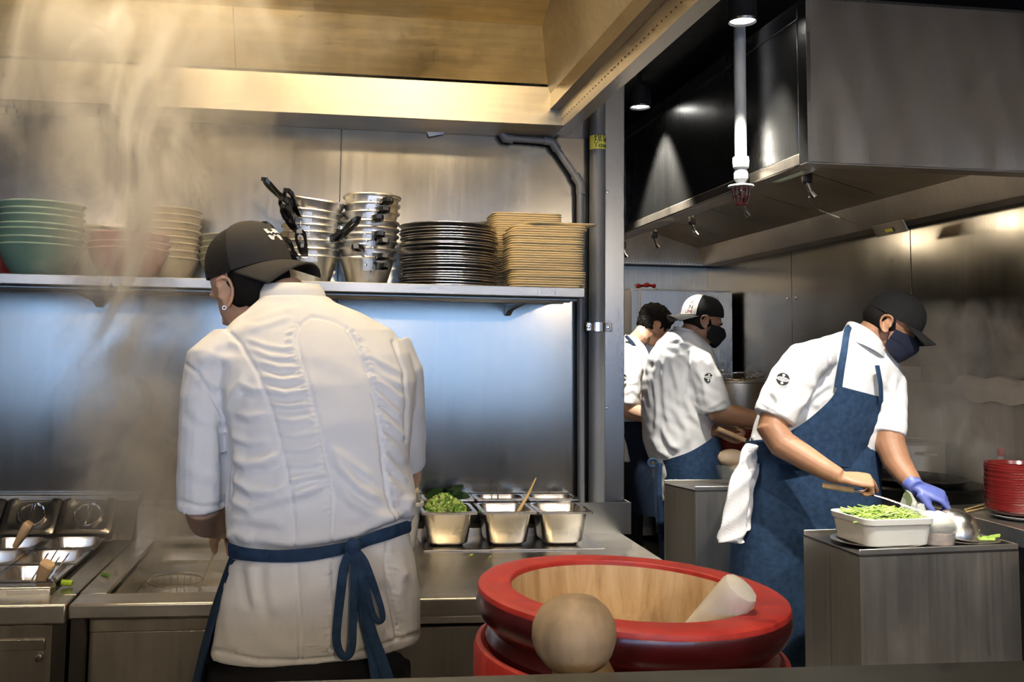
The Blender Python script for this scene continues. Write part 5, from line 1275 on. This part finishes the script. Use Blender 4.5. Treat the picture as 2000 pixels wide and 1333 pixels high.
def emblem(c, n, up, r, parent, txt=True, bend=.08):
    """round black sleeve badge with a slanting name band"""
    n = np.array(n, float); n /= np.linalg.norm(n); u = np.array(up, float); u -= n*(u @ n); u /= np.linalg.norm(u); s_ = np.cross(u, n)
    def P(x, y, o=0): return c+s_*x+u*y+n*(o-(x*x)/(2*bend))
    def disc(r_, o, nm, mt, f=None, par=parent):
        m = MB(); V = [P(0, 0, o)]; F = []
        for k in range(1, 5):
            for q in np.linspace(0, 2*PI, 28, endpoint=False):
                x, y = r_*k/4*math.cos(q), r_*k/4*math.sin(q)
                if f: x, y = f(x, y)
                V.append(P(x, y, o))
        for q in range(28):
            F.append((0, 1+q, 1+(q+1) % 28))
            for k in range(3): F.append((1+k*28+q, 1+k*28+28+q, 1+k*28+28+(q+1) % 28, 1+k*28+(q+1) % 28))
        return m.add(V, F).build(nm, mt, par)
    bdg = disc(r, .0015, 'badge', 'black_ink')
    disc(r, .0022, 'band', 'white_ink', lambda x, y: (x*1.05, y*.34), bdg)
    disc(r*.22, .0023, 'mark', 'white_ink', lambda x, y: (x, y+r*.62), bdg); disc(r*.22, .0023, 'mark', 'white_ink', lambda x, y: (x, y-r*.62), bdg)
    if txt: text('SAMSEN', r*.54, None, Matrix(), 'black_ink', bdg, align='CENTER', ext=.0001, bend=lambda co: Vector(P(co.x, co.y-r*.18, .0032)), squash=.92)

# ================= chef at the near stand (cap forward, navy mask, blue glove) =================
B = thing('person', 'chef bending over the herb box in navy mask, black cap and long blue apron', 'person', (1.9, 3.5, 0))
LV = [(1470, 985, 1700, 985, 3.52, .13), (1468, 930, 1708, 930, 3.52, .135), (1464, 882, 1718, 880, 3.51, .14), (1478, 830, 1738, 830, 3.49, .14), (1500, 770, 1752, 775, 3.47, .135), (1522, 720, 1758, 738, 3.45, .12), (1562, 682, 1748, 708, 3.43, .10), (1615, 657, 1735, 682, 3.42, .08), (1650, 646, 1716, 668, 3.41, .066)]
jk_ = jk = MB(); torso(jk, LV)
sleeve([(1612, 690, 3.37, .06), (1572, 706, 3.345, .078), (1545, 745, 3.33, .082), (1525, 785, 3.32, .080), (1511, 819, 3.315, .077)], 1.05)
sleeve([(1725, 715, 3.46, .055), (1737, 750, 3.44, .064), (1738, 790, 3.41, .064), (1737, 830, 3.39, .063), (1735, 850, 3.38, .062)], 1.05)
F3 = [([(1560, 690), (1580, 720), (1590, 760), (1575, 800)], .008, 8), ([(1600, 670), (1612, 710), (1610, 750)], .007, 6), ([(1620, 690), (1625, 720), (1622, 745)], .005, 3), ([(1560, 800), (1590, 770), (1625, 745)], .008, 6), ([(1575, 830), (1590, 800), (1600, 780)], .007, 6), ([(1500, 760), (1530, 790), (1545, 820)], .005, 7), ([(1520, 700), (1550, 700), (1570, 710)], .004, 6), ([(1490, 790), (1515, 800), (1540, 822)], .004, 5), ([(1510, 760), (1520, 780), (1515, 800)], .005, 5),
      ([(1665, 690), (1680, 730), (1690, 765)], .004, 5), ([(1715, 730), (1735, 760), (1740, 800)], .007, 6), ([(1750, 730), (1745, 770), (1720, 800)], .006, 6), ([(1712, 820), (1740, 810), (1760, 790)], .005, 6), ([(1470, 850), (1475, 865), (1490, 860)], .006, 5), ([(1580, 660), (1610, 662), (1645, 655)], .004, 5)]
S3 = [([(1640, 660), (1600, 668), (1560, 690), (1530, 720)], .004, 3), ([(1645, 658), (1660, 700), (1668, 760)], .004, 3), ([(1484, 790), (1510, 805), (1545, 828)], .003, 2.5), ([(1568, 690), (1580, 740), (1575, 800)], .003, 3), ([(1590, 800), (1570, 830), (1550, 840)], .012, 8)]
fuse(jk, 'jacket', .007, 5, 'cloth_white', B, strokes=fold_fn(F3, S3, .0016))
R = [ring_px((1644, 662), (1722, 706), 3.40, .082, 32, 2), ring_px((1650, 646), (1722, 696), 3.395, .078, 32, 2), ring_px((1660, 628), (1718, 680), 3.39, .072, 32, 2), ring_px((1663, 630), (1715, 682), 3.39, .067, 32, 2)]
MB().loft(R, cap=False).build('collar', 'cloth_white', B, ang=60)
Hc = at(1737, 634, 3.375); HB = head_frame(Hc, (.70, -.36, -.52), (.10, -.04, 1))
b3 = MB(); head(b3, HB)
b3.tube([tuple(HB @ Vector((-.03, 0, -.03))), tuple(HB @ Vector((-.035, 0, -.09))), at(1688, 690, 3.41), at(1685, 730, 3.43)], [.055, .056, .058, .07], 16)
limb(b3, [(1516, 800, 3.315, .052), (1508, 838, 3.30, .056), (1528, 868, 3.27, .054), (1570, 893, 3.22, .047), (1612, 918, 3.17, .038), (1640, 932, 3.145, .031)])
WR = at(1646, 934, 3.14)
hand(b3, frame(WR, (.93, -.30, -.06), (.12, -.50, .85)), ((48, 12, 8), (62, 75, 40), (68, 85, 45), (70, 85, 50)), thumb=(30, 40), s=1.06)
limb(b3, [(1736, 830, 3.39, .054), (1738, 868, 3.37, .056), (1752, 905, 3.33, .052), (1772, 932, 3.28, .042), (1784, 946, 3.25, .034)])
b3.tube([at(1685, 730, 3.43), at(1580, 722, 3.39), at(1516, 800, 3.315)], [.05, .03, .035], 12); b3.tube([at(1685, 730, 3.43), at(1725, 755, 3.45), at(1736, 830, 3.39)], [.05, .03, .035], 12)
fuse(b3, 'body', .0045, 4, 'skin_warm', B)
gl = MB(); gw = at(1787, 950, 3.245)
limb(gl, [(1776, 940, 3.265, .038), (1786, 950, 3.245, .034), (1792, 955, 3.23, .033)])
hand(gl, frame(gw, (.80, -.42, -.33), (-.05, -.45, .88)), ((30, 45, 30), (38, 50, 35), (42, 50, 35), (45, 55, 35)), thumb=(28, 30), s=1.12, mirror=True)
fuse(gl, 'glove', .0045, 4, 'glove_blue', B)
CB = HB @ Matrix.Translation((0, 0, .002)); cap(CB, B, 'cap_black', 'cap_black', False, .068, h=.100)
hr = MB(); ellipsoid(hr, HB, (-.020, 0, .014), (.0925, .0785, .078)); fuse(hr, 'hair', .008, 2, 'hair', B)
mask(HB, B, 'mask_navy')
# apron
for nm, rows in (('apron_skirt', [((1463, 862), (1714, 858), 3.52, .160), ((1456, 930), (1712, 930), 3.52, .165), ((1444, 1000), (1714, 1000), 3.525, .175), ((1433, 1080), (1716, 1080), 3.53, .18), ((1427, 1170), (1716, 1170), 3.53, .185), ((1424, 1300), (1716, 1300), 3.53, .185), ((1424, 1380), (1716, 1380), 3.53, .185)]),):
    R = []
    for k_, (l, r, Y, t) in enumerate(rows):
        g_ = ring_px(l, r, Y, t, 48, 2.2); c_ = np.mean(g_, 0)
        R.append([c_+(p-c_)*(1+.018*(k_ > 0)*min(k_, 3)/2*math.sin(i*2*PI/48*7+k_*.5)) for i, p in enumerate(g_)])
    m = MB(); m.loft(R, cap=False); m.loft([[p*1.0+(np.mean(r, 0)-p)*.025 for p in r] for r in R], cap=False); m.build(nm, 'denim', B, ang=60)
cloth_patch([(1637, 754, 1724, 777), (1626, 775, 1726, 786), (1604, 798, 1727, 802), (1570, 826, 1726, 830), (1530, 850, 1722, 855), (1485, 868, 1716, 878), (1472, 884, 1712, 896), (1468, 905, 1710, 915)], LV, .034, 'apron_bib', 'denim', B)
ny = lambda x, y, o=.014: at(x, y, near_Y(LV, x, y, o))
ribbon([ny(1637, 758), ny(1642, 725), ny(1648, 690), ny(1652, 662, .02), at(1656, 643, 3.36), at(1664, 634, 3.40)], [.028, .026, .025, .024, .024, .02], .0022, 'neck_strap', 'denim', B, nrm=(-.5, -.85, .2))
ribbon([at(1721, 782, 3.315), at(1720, 755, 3.30), at(1717, 735, 3.295), at(1713, 714, 3.30)], [.028, .027, .026, .025], .0022, 'neck_strap', 'denim', B, nrm=(.3, -.95, .2))
ribbon([at(1462, 880, 3.47), at(1470, 868, 3.42), at(1495, 864, 3.39)], [.03, .026, .02], .004, 'waist_tie', 'denim', B)
emblem(at(1529, 741, 3.243), (-.42, -.9, .12), (.28, 0, 1), .0235, B)
legs(B, [(1.79, 3.53, .78), (1.95, 3.56, .78)], (1, -.3), 'cloth_black', .085)
# towel tucked in the apron tie
tw = thing('towel', 'white terry towel hanging from the bending chef apron tie', 'towel', at(1440, 960, 3.45))
for (p, w0) in (([(1470, 868, 3.42), (1458, 905, 3.41), (1446, 950, 3.40), (1436, 1000, 3.40), (1430, 1040, 3.40), (1429, 1060, 3.40)], (.030, .036, .042, .048, .054, .050)), ([(1474, 872, 3.46), (1464, 915, 3.45), (1454, 965, 3.45), (1447, 1010, 3.45), (1444, 1035, 3.45)], (.028, .034, .04, .042, .04))):
    R = []; Q = dense([at(*q) for q in p], 5); W = np.interp(np.linspace(0, 1, len(Q)), np.linspace(0, 1, len(w0)), w0)
    for i, q in enumerate(Q):
        R.append([q+np.array([W[i]*math.cos(a)*(1+.10*math.sin(3*a+i*.5)), .016*math.sin(a)+.006*math.sin(i*.9+2*a), .004*math.sin(2*a+i)]) for a in np.linspace(0, 2*PI, 20, endpoint=False)])
    MB().loft(R).build('fold', 'towel_white', tw, ang=70)
# handle of the ladle he holds
MB().tube(dense([at(1838, 1010, 2.97), at(1790, 996, 3.02), at(1730, 975, 3.08), at(1690, 964, 3.12), at(1665, 957, 3.14)], 4), .0065, 8, flat=.6).build('shaft', 'chrome', lb)
MB().tube(dense([at(1668, 958, 3.138), at(1640, 954, 3.165), at(1606, 948, 3.19)], 4), [.011]*9, 10).build('grip', 'wood_handle', lb)

# ================= chef in the middle (backward cap, black mask) =================
C_ = thing('person', 'chef facing right in black mask and backward cap with a white front panel', 'person', (1.85, 4.68, 0))
LV2 = [(1290, 1000, 1400, 1000, 4.68, .14), (1274, 906, 1384, 900, 4.68, .15), (1260, 865, 1390, 862, 4.68, .165), (1256, 800, 1396, 800, 4.67, .165), (1258, 750, 1400, 752, 4.66, .165), (1268, 700, 1396, 706, 4.64, .15), (1286, 668, 1386, 680, 4.62, .12), (1304, 650, 1370, 662, 4.61, .09), (1316, 642, 1358, 652, 4.60, .066)]
jk_ = jk = MB(); torso(jk, LV2)
sleeve([(1340, 690, 4.55, .06), (1362, 708, 4.52, .078), (1380, 745, 4.50, .084), (1391, 778, 4.49, .084), (1398, 803, 4.485, .082)], 1.0)
F2 = [([(1270, 720), (1268, 760), (1272, 800)], .008, 4), ([(1285, 690), (1278, 740), (1284, 800), (1280, 860)], .009, 4.5), ([(1300, 680), (1296, 740), (1300, 800), (1310, 850)], .008, 5), ([(1310, 700), (1325, 760), (1330, 800)], .008, 5), ([(1340, 720), (1335, 770), (1350, 810), (1365, 830)], .009, 5), ([(1320, 800), (1340, 840), (1345, 870)], .010, 6), ([(1290, 830), (1310, 870), (1330, 880)], .011, 6), ([(1275, 850), (1285, 880), (1310, 895)], .010, 6), ([(1345, 760), (1355, 790), (1370, 810)], .008, 4), ([(1360, 720), (1375, 750), (1380, 790)], .006, 5), ([(1378, 700), (1390, 730), (1395, 760)], .005, 5), ([(1322, 690), (1340, 700), (1350, 720)], .005, 4), ([(1380, 800), (1400, 790), (1415, 780)], .004, 4), ([(1290, 660), (1310, 665), (1330, 660)], .004, 4)]
S2 = [([(1292, 678), (1284, 740), (1288, 820), (1296, 890)], .003, 2.5), ([(1345, 690), (1340, 740), (1352, 790), (1370, 812)], .010, 4)]
fuse(jk, 'jacket', .009, 4, 'cloth_white', C_, strokes=fold_fn(F2, S2, .0020))
MB().loft([ring_px((1313, 648), (1358, 660), 4.60, .070, 28, 2), ring_px((1318, 638), (1354, 650), 4.60, .066, 28, 2), ring_px((1320, 639), (1352, 651), 4.60, .061, 28, 2)], cap=False).build('collar', 'cloth_white', C_, ang=60)
Hc = at(1373, 628, 4.60); HC = head_frame(Hc, (.92, -.06, -.34), (.05, 0, 1))
b2 = MB(); head(b2, HC)
b2.tube([tuple(HC @ Vector((-.03, 0, -.03))), tuple(HC @ Vector((-.04, 0, -.09))), at(1345, 655, 4.6), at(1340, 690, 4.62)], [.055, .056, .060, .072], 16)
limb(b2, [(1392, 780, 4.49, .056), (1402, 805, 4.475, .058), (1435, 812, 4.45, .054), (1465, 818, 4.43, .046), (1495, 824, 4.41, .036), (1515, 828, 4.40, .030)])
hand(b2, frame(at(1518, 829, 4.40), (.95, -.2, -.1), (0, -.5, .85)), (40, 50, 55, 60))
limb(b2, [(1340, 800, 4.78, .05), (1370, 835, 4.70, .045), (1396, 842, 4.56, .034), (1406, 845, 4.51, .029)])
hand(b2, frame(at(1408, 846, 4.50), (.93, -.2, -.22), (-.1, .80, -.45)), ((50, 80, 50), (55, 85, 50), (60, 85, 55), (60, 85, 55)), thumb=(22, -15), mirror=True, s=1.02)
b2.tube([at(1340, 690, 4.62), at(1368, 720, 4.52), at(1392, 780, 4.49)], [.05, .035, .04], 12); b2.tube([at(1340, 690, 4.62), at(1330, 740, 4.78), at(1340, 800, 4.78)], [.06, .05, .05], 12)
fuse(b2, 'body', .0052, 3, 'skin_warm', C_)
CC = head_frame(Hc, tuple(-(HC.col[0].xyz)+Vector((0, 0, -.32))), tuple(HC.col[2].xyz)) @ Matrix.Translation((.004, 0, 0))
fp2, cpt2 = cap(CC, C_, 'cap_white', 'cap_black', True, .075, h=.100, bmat='cap_black', seg=1.0)
def cap_text(body, phi0, t0, size, mt, par):
    def f(co):
        phi = phi0+co.x/.095; t = min(.97, t0+co.y/.115); return CC @ cpt2(phi, t, .0018+co.z)
    text(body, size, None, Matrix(), mt, par, align='CENTER', ext=.0001, bend=f)
for s_, p0, t0, sz, mt in (('A', .62, .50, .030, 'black_ink'), ('N', .66, .27, .030, 'black_ink'), ('UM', .55, .06, .028, 'patch_red'), ('EU', .10, .06, .028, 'patch_red'), ('SKY', .45, .72, .026, 'patch_red')): cap_text(s_, p0, t0, sz, mt, fp2)
hr = MB(); ellipsoid(hr, HC, (-.022, 0, .008), (.0915, .0785, .080)); fuse(hr, 'hair', .008, 2, 'hair', C_)
mask(HC, C_, 'mask_black')
for s_ in (-1, 1):
    mtube(MB(), HC, [(.090, s_*.020, .014), (.088, s_*.034, .018), (.078, s_*.048, .012)], [.0035, .004, .002], 6).build('eyebrow', 'hair', C_)
    mtube(MB(), HC, [(.088, s_*.020, -.006), (.086, s_*.032, -.005), (.078, s_*.044, -.007)], [.0025, .0035, .002], 6).build('eyelid', 'hair', C_)
R = []
for k_, (l, r, Y, t) in enumerate((((1282, 898), (1398, 832), 4.66, .185), ((1286, 925), (1402, 880), 4.66, .19), ((1290, 990), (1404, 980), 4.67, .19), ((1294, 1060), (1406, 1060), 4.67, .19), ((1296, 1140), (1406, 1140), 4.67, .19))):
    g_ = ring_px(l, r, Y, t, 40, 2.2); c_ = np.mean(g_, 0); R.append([c_+(p-c_)*(1+.02*math.sin(i*2*PI/40*6+k_)) for i, p in enumerate(g_)])
m = MB(); m.loft(R, cap=False); m.loft([[p+(np.mean(r, 0)-p)*.025 for p in r] for r in R], cap=False); m.build('apron_skirt', 'denim', C_, ang=60)
ribbon([at(1284, 902, 4.47), at(1278, 912, 4.46), at(1268, 910, 4.46), at(1268, 900, 4.46), at(1278, 898, 4.465), at(1284, 904, 4.47)], .014, .003, 'bow_loop', 'denim', C_)
for d_, e in ((0, 0), (7, 12)):
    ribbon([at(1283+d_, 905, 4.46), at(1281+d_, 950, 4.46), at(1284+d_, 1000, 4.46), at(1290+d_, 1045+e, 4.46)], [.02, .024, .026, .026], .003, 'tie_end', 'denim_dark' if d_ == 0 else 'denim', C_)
emblem(at(1384, 738, 4.420), (-.05, -1, .05), (.18, 0, 1), .0225, C_)
legs(C_, [(1.83, 4.69, .74), (1.98, 4.72, .74)], (1, 0), 'cloth_black', .08)
sk2 = MB().tube([at(1402, 838, 4.46), at(1440, 854, 4.44), at(1470, 867, 4.42)], [.013, .012, .010], 10).build('wooden_rod', 'wood_handle'); tag(sk2, 'wooden handle gripped by the middle chef', 'handle')

# ================= far chef behind the wall corner =================
D_ = thing('person', 'bareheaded black haired chef farthest back beside the wall corner', 'person', (1.75, 5.55, 0))
LV1 = [(1196, 900, 1282, 895, 5.55, .15), (1192, 820, 1276, 815, 5.55, .155), (1188, 760, 1276, 760, 5.55, .16), (1188, 710, 1272, 715, 5.54, .15), (1200, 680, 1264, 692, 5.53, .12), (1214, 664, 1256, 676, 5.52, .085), (1222, 656, 1252, 668, 5.51, .066)]
jk_ = jk = MB(); torso(jk, LV1)
sleeve([(1232, 690, 5.44, .06), (1228, 720, 5.40, .082), (1222, 760, 5.38, .088), (1220, 792, 5.37, .086)], 1.0)
F1 = [([(1225, 700), (1240, 720), (1245, 760)], .007, 4), ([(1215, 730), (1230, 750), (1245, 745)], .006, 4), ([(1218, 770), (1235, 760), (1248, 775)], .006, 4), ([(1250, 770), (1262, 780), (1272, 775)], .007, 4), ([(1248, 790), (1262, 798), (1274, 792)], .007, 4), ([(1240, 680), (1252, 700), (1258, 730)], .006, 4)]
fuse(jk, 'jacket', .010, 4, 'cloth_white', D_, strokes=fold_fn(F1, [], .0022))
MB().loft([ring_px((1218, 664), (1254, 676), 5.51, .070, 28, 2), ring_px((1222, 654), (1252, 668), 5.51, .066, 28, 2), ring_px((1224, 656), (1250, 669), 5.51, .061, 28, 2)], cap=False).build('collar', 'cloth_white', D_, ang=60)
Hc = at(1276, 638, 5.5); HD = head_frame(Hc, (.84, .12, -.52), (.06, 0, 1))
b1_ = MB(); head(b1_, HD)
b1_.tube([tuple(HD @ Vector((-.03, 0, -.03))), tuple(HD @ Vector((-.035, 0, -.09))), at(1244, 664, 5.51), at(1240, 690, 5.53)], [.055, .056, .058, .07], 16)
limb(b1_, [(1220, 780, 5.37, .056), (1216, 796, 5.36, .058), (1240, 806, 5.34, .052), (1268, 814, 5.32, .042), (1290, 820, 5.30, .030)])
hand(b1_, frame(at(1292, 821, 5.30), (.95, -.1, -.1), (0, -.4, .9)), (40, 50, 55, 60))
b1_.tube([at(1240, 690, 5.53), at(1230, 715, 5.41), at(1220, 780, 5.37)], [.05, .035, .04], 12)
fuse(b1_, 'body', .006, 3, 'skin_pale', D_)
hr = MB(); ellipsoid(hr, HD, (-.014, 0, .052), (.110, .090, .092)); ellipsoid(hr, HD, (-.045, 0, .005), (.066, .076, .070)); ellipsoid(hr, HD, (.05, 0, .088), (.05, .062, .038))
fuse(hr, 'hair', .007, 2, 'hair', D_, strokes=lambda co, no: .005*np.sin(co[:, 0]*140+4*np.sin(co[:, 2]*60))*np.sin(co[:, 2]*110+co[:, 1]*90))
R = []
for k_, (l, r, Y, t) in enumerate((((1194, 822), (1280, 816), 5.55, .175), ((1200, 870), (1286, 868), 5.55, .185), ((1214, 930), (1290, 930), 5.55, .185), ((1232, 1000), (1292, 1000), 5.55, .18))):
    g_ = ring_px(l, r, Y, t, 40, 2.2); c_ = np.mean(g_, 0); R.append([c_+(p-c_)*(1+.02*math.sin(i*2*PI/40*6+k_)) for i, p in enumerate(g_)])
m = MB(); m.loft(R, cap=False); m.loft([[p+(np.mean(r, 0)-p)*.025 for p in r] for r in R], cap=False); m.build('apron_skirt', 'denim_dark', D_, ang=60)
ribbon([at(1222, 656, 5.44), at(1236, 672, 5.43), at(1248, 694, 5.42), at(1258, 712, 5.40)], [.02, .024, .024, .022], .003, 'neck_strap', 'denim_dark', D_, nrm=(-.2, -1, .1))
emblem(at(1217, 738, 5.288), (-.05, -1, .05), (.1, 0, 1), .0225, D_)
legs(D_, [(1.76, 5.56, .74), (1.90, 5.60, .74)], (1, 0), 'cloth_black', .08)
# ------------------------------------------------------------------ the pass in front: ledge, mortar, pestles
sc_ = thing('serving_counter', 'dark steel serving ledge across the bottom of the photo', 'counter', (.1, .75, 0))
MB().box(-2.2, 2.2, .50, .90, 1.118, 1.15).build('ledge', 'steel_ledge', sc_, bevel=.004)
MB().box(-2.2, 2.2, .86, .885, .0, 1.118).build('back_panel', 'steel_cabinet', sc_)
MB().box(-.15, 1.0, .885, 1.45, .872, .90).build('low_shelf', 'steel_dark', sc_, bevel=.003)
MB().box(-.13, -.11, .885, 1.43, 0, .872).build('bracket', 'steel_dark', sc_); MB().box(.96, .98, .885, 1.43, 0, .872).build('bracket', 'steel_dark', sc_)
mx, my, mz = .405, 1.208, 1.150
mo = thing('mortar', 'big red painted wooden mortar with a pale hollow', 'mortar', (mx, my, .90))
tl = Matrix.Translation((mx, my, mz)) @ Matrix.Rotation(math.radians(1.2), 4, 'Y')
def wob(pr, n=72): return MB().lathe(pr, n, mtx=tl, cap=False)
wob([(.1572, -.006), (.1578, -.001), (.1595, .0008), (.170, .001), (.185, .001), (.1975, .0), (.2002, -.002), (.2015, -.006), (.2015, -.008)]).build('rim', 'mortar_red', mo)
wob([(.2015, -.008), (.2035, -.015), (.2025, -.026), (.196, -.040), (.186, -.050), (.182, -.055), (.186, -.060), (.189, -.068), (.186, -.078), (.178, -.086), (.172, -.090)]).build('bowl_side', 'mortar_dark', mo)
wob([(.172, -.120), (.172, -.124), (.176, -.086), (.195, -.072), (.201, -.074), (.2035, -.082), (.203, -.15), (.198, -.215), (.190, -.249), (0, -.249)][2:]).build('foot', 'mortar_red', mo)
wob([(.1575, -.004), (.1565, -.012), (.154, -.04), (.147, -.075), (.130, -.11), (.10, -.135), (.05, -.15), (0, -.153)]).build('hollow', 'mortar_wood', mo)
p1 = thing('pestle', 'knob ended wooden pestle standing before the red mortar', 'pestle', (.24, .97, .90))
k0 = at(1120, 1232, .965); ax = np.array([.030, .020, -.12]); ax /= np.linalg.norm(ax)
def along(c, ax, prof, name, mat, parent, n=44, sq=1.0):
    ax = np.array(ax, float); u = np.cross(ax, [0, 1, 0]); u /= np.linalg.norm(u); v = np.cross(ax, u)
    return MB().loft([[c+ax*z+r*(math.cos(q)*u+sq*math.sin(q)*v) for q in np.linspace(0, 2*PI, n, endpoint=False)] for r, z in prof]).build(name, mat, parent, ang=50)
along(k0, ax, [(.002, -.036), (.020, -.031), (.033, -.024), (.041, -.013), (.0445, .0), (.043, .013), (.037, .026), (.031, .033)], 'knob', 'wood_pestle', p1)
along(k0, ax, [(.0305, .033), (.030, .040), (.034, .055), (.036, .10), (.037, .20), (.034, .235)], 'shaft', 'wood_pestle', p1)
p2 = thing('pestle', 'pale whitish wooden pestle leaning inside the red mortar', 'pestle', (.42, 1.2, 1.03))
T = at(1447, 1150, 1.09); Bt = at(1372, 1238, 1.13); ax = (Bt-T)/np.linalg.norm(Bt-T); Bt = T+ax*.135
L_ = np.linalg.norm(Bt-T)
along(T, ax, [(.006, -.006), (.0215, -.001), (.0232, .004), (.0235, .02), (.0235, L_*.6), (.0245, L_)], 'shaft', 'wood_pestle_white', p2, 10)

# ------------------------------------------------------------------ unseen globe lamps added behind the camera to brighten the steel
for i, x in enumerate((-1.6, .3, 2.1)):
    t = thing('fill_globe', ('left', 'middle', 'right')[i]+' unseen globe lamp added behind the camera as fill light', 'lamp', (x, -1.9, 2.35), 'added fill globes')
    MB().tube([(x, -1.9, 3.0), (x, -1.9, 2.46)], .006, 6).build('cord', 'black_ink', t)
    ellipsoid(MB(), Matrix.Translation((x, -1.9, 2.35)), (0, 0, 0), (.09, .09, .09), 20, 12).build('globe', 'lamp_glow_warm', t)
    MB().lathe([(.03, .08), (.03, .12), (0, .121)], 14, c=(x, -1.9, 2.35)).build('cap', 'black_ink', t)
    L = light('fill_globe_light', 'POINT', (x, -1.9, 2.22), 70, (1.0, .82, .60), shadow_soft_size=.1); L.parent = t; L.matrix_parent_inverse = Matrix.Translation(t.location).inverted()
# fill lights added inside the range hood to brighten the range and walls
for i, y in enumerate((4.5, 5.5, 6.5)):
    t = thing('hood_fill', ('nearest', 'middle', 'farthest')[i]+' added fill strip inside the range hood', 'lamp', (2.02, y, 2.45), 'added range hood fill lights')
    MB().box(1.985, 2.03, y-.25, y+.25, 2.40, 2.43).build('housing', 'white_paint', t, bevel=.004)
    MB().box(1.99, 2.025, y-.24, y+.24, 2.394, 2.40).build('tube', 'lamp_glow_warm', t)
    L = light('hood_fill_light', 'POINT', (2.06, y, 2.36), 3, (1.0, .86, .66), shadow_soft_size=.05); L.parent = t; L.matrix_parent_inverse = Matrix.Translation(t.location).inverted()
# ------------------------------------------------------------------ steam
def steam(name, label, box, dens, path, yc, wy, scale, lo, hi, seed=0.0, zfade=(0, .2), col=(1, .97, .92)):
    """path: (z, x, width) stations of the rising column"""
    m = bpy.data.materials.new(name); m.use_nodes = True; nt = m.node_tree; nt.nodes.clear()
    out = N(nt, 'ShaderNodeOutputMaterial'); vol = N(nt, 'ShaderNodeVolumePrincipled')
    vol.inputs['Color'].default_value = (*col, 1); vol.inputs['Anisotropy'].default_value = .25
    nt.links.new(vol.outputs[0], out.inputs['Volume'])
    tc = N(nt, 'ShaderNodeTexCoord'); sep = N(nt, 'ShaderNodeSeparateXYZ'); nt.links.new(tc.outputs['Object'], sep.inputs[0])
    def curve(idx):
        fc = N(nt, 'ShaderNodeFloatCurve'); c = fc.mapping.curves[0]
        z0, z1 = box[4], box[5]; vals = [(p[0], p[idx]) for p in path]
        lo_, hi_ = -2.0, 4.0
        while len(c.points) < len(vals): c.points.new(.5, .5)
        for q, (z, v) in zip(c.points, vals): q.location = ((z-z0)/(z1-z0), (v-lo_)/(hi_-lo_))
        fc.mapping.update()
        nt.links.new(maprange(nt, sep.outputs[2], z0, z1, 0, 1), fc.inputs[1])
        return maprange(nt, fc.outputs[0], 0, 1, lo_, hi_)
    def op(o, a, b):
        n_ = N(nt, 'ShaderNodeMath', operation=o)
        for i, v in enumerate((a, b)):
            if isinstance(v, (int, float)): n_.inputs[i].default_value = v
            else: nt.links.new(v, n_.inputs[i])
        return n_.outputs[0]
    # slow swaying of the column
    sway = noise(nt, coords(nt, (.6, .6, 1.0)), 2.6, 2)
    xs = op('ADD', sep.outputs[0], op('MULTIPLY', op('SUBTRACT', sway, .5), .35))
    ex = op('DIVIDE', op('SUBTRACT', xs, curve(1)), curve(2)); ey = op('DIVIDE', op('SUBTRACT', sep.outputs[1], yc), wy)
    r2 = op('ADD', op('MULTIPLY', ex, ex), op('MULTIPLY', ey, ey))
    body = op('POWER', 2.718, op('MULTIPLY', r2, -1.3))
    mp = coords(nt, (1, 1, .55)); mpn = mp.node; mpn.inputs['Location'].default_value = (seed, seed*.7, 0)
    n1 = noise(nt, mp, scale, 4, .62, 1.4)
    wisp = maprange(nt, n1, lo, hi, 0, 1)
    fade = maprange(nt, sep.outputs[2], box[4]+zfade[0], box[4]+zfade[1], 0, 1)
    fade2 = maprange(nt, sep.outputs[2], box[5]-.12, box[5]-.01, 1, .0)
    d = op('MULTIPLY', op('MULTIPLY', op('MULTIPLY', body, op('ADD', op('MULTIPLY', wisp, 1.0), .045)), op('MULTIPLY', fade, fade2)), dens)
    nt.links.new(d, vol.inputs['Density'])
    o = MB().box(*box).build(name, None); o.data.materials.append(m)
    tag(o, label, 'steam', kind='stuff'); return o
steam('steam', 'warm steam column rising from the noodle boiler', (-1.35, .25, 2.33, 2.915, .78, 2.47), 20.0,
      [(.78, -.36, .16), (1.1, -.50, .16), (1.5, -.53, .15), (1.85, -.55, .19), (2.1, -.62, .32), (2.47, -.55, .56)], 2.62, .24, 4.0, .48, .64)
steam('steam', 'thin steam drifting over the wok and stock pot', (2.3, 3.13, 3.6, 4.75, .90, 1.75), 10.0,
      [(.90, 2.68, .20), (1.1, 2.78, .22), (1.4, 2.90, .20), (1.75, 2.95, .2)], 4.0, .35, 5.5, .45, .66, 3.0)
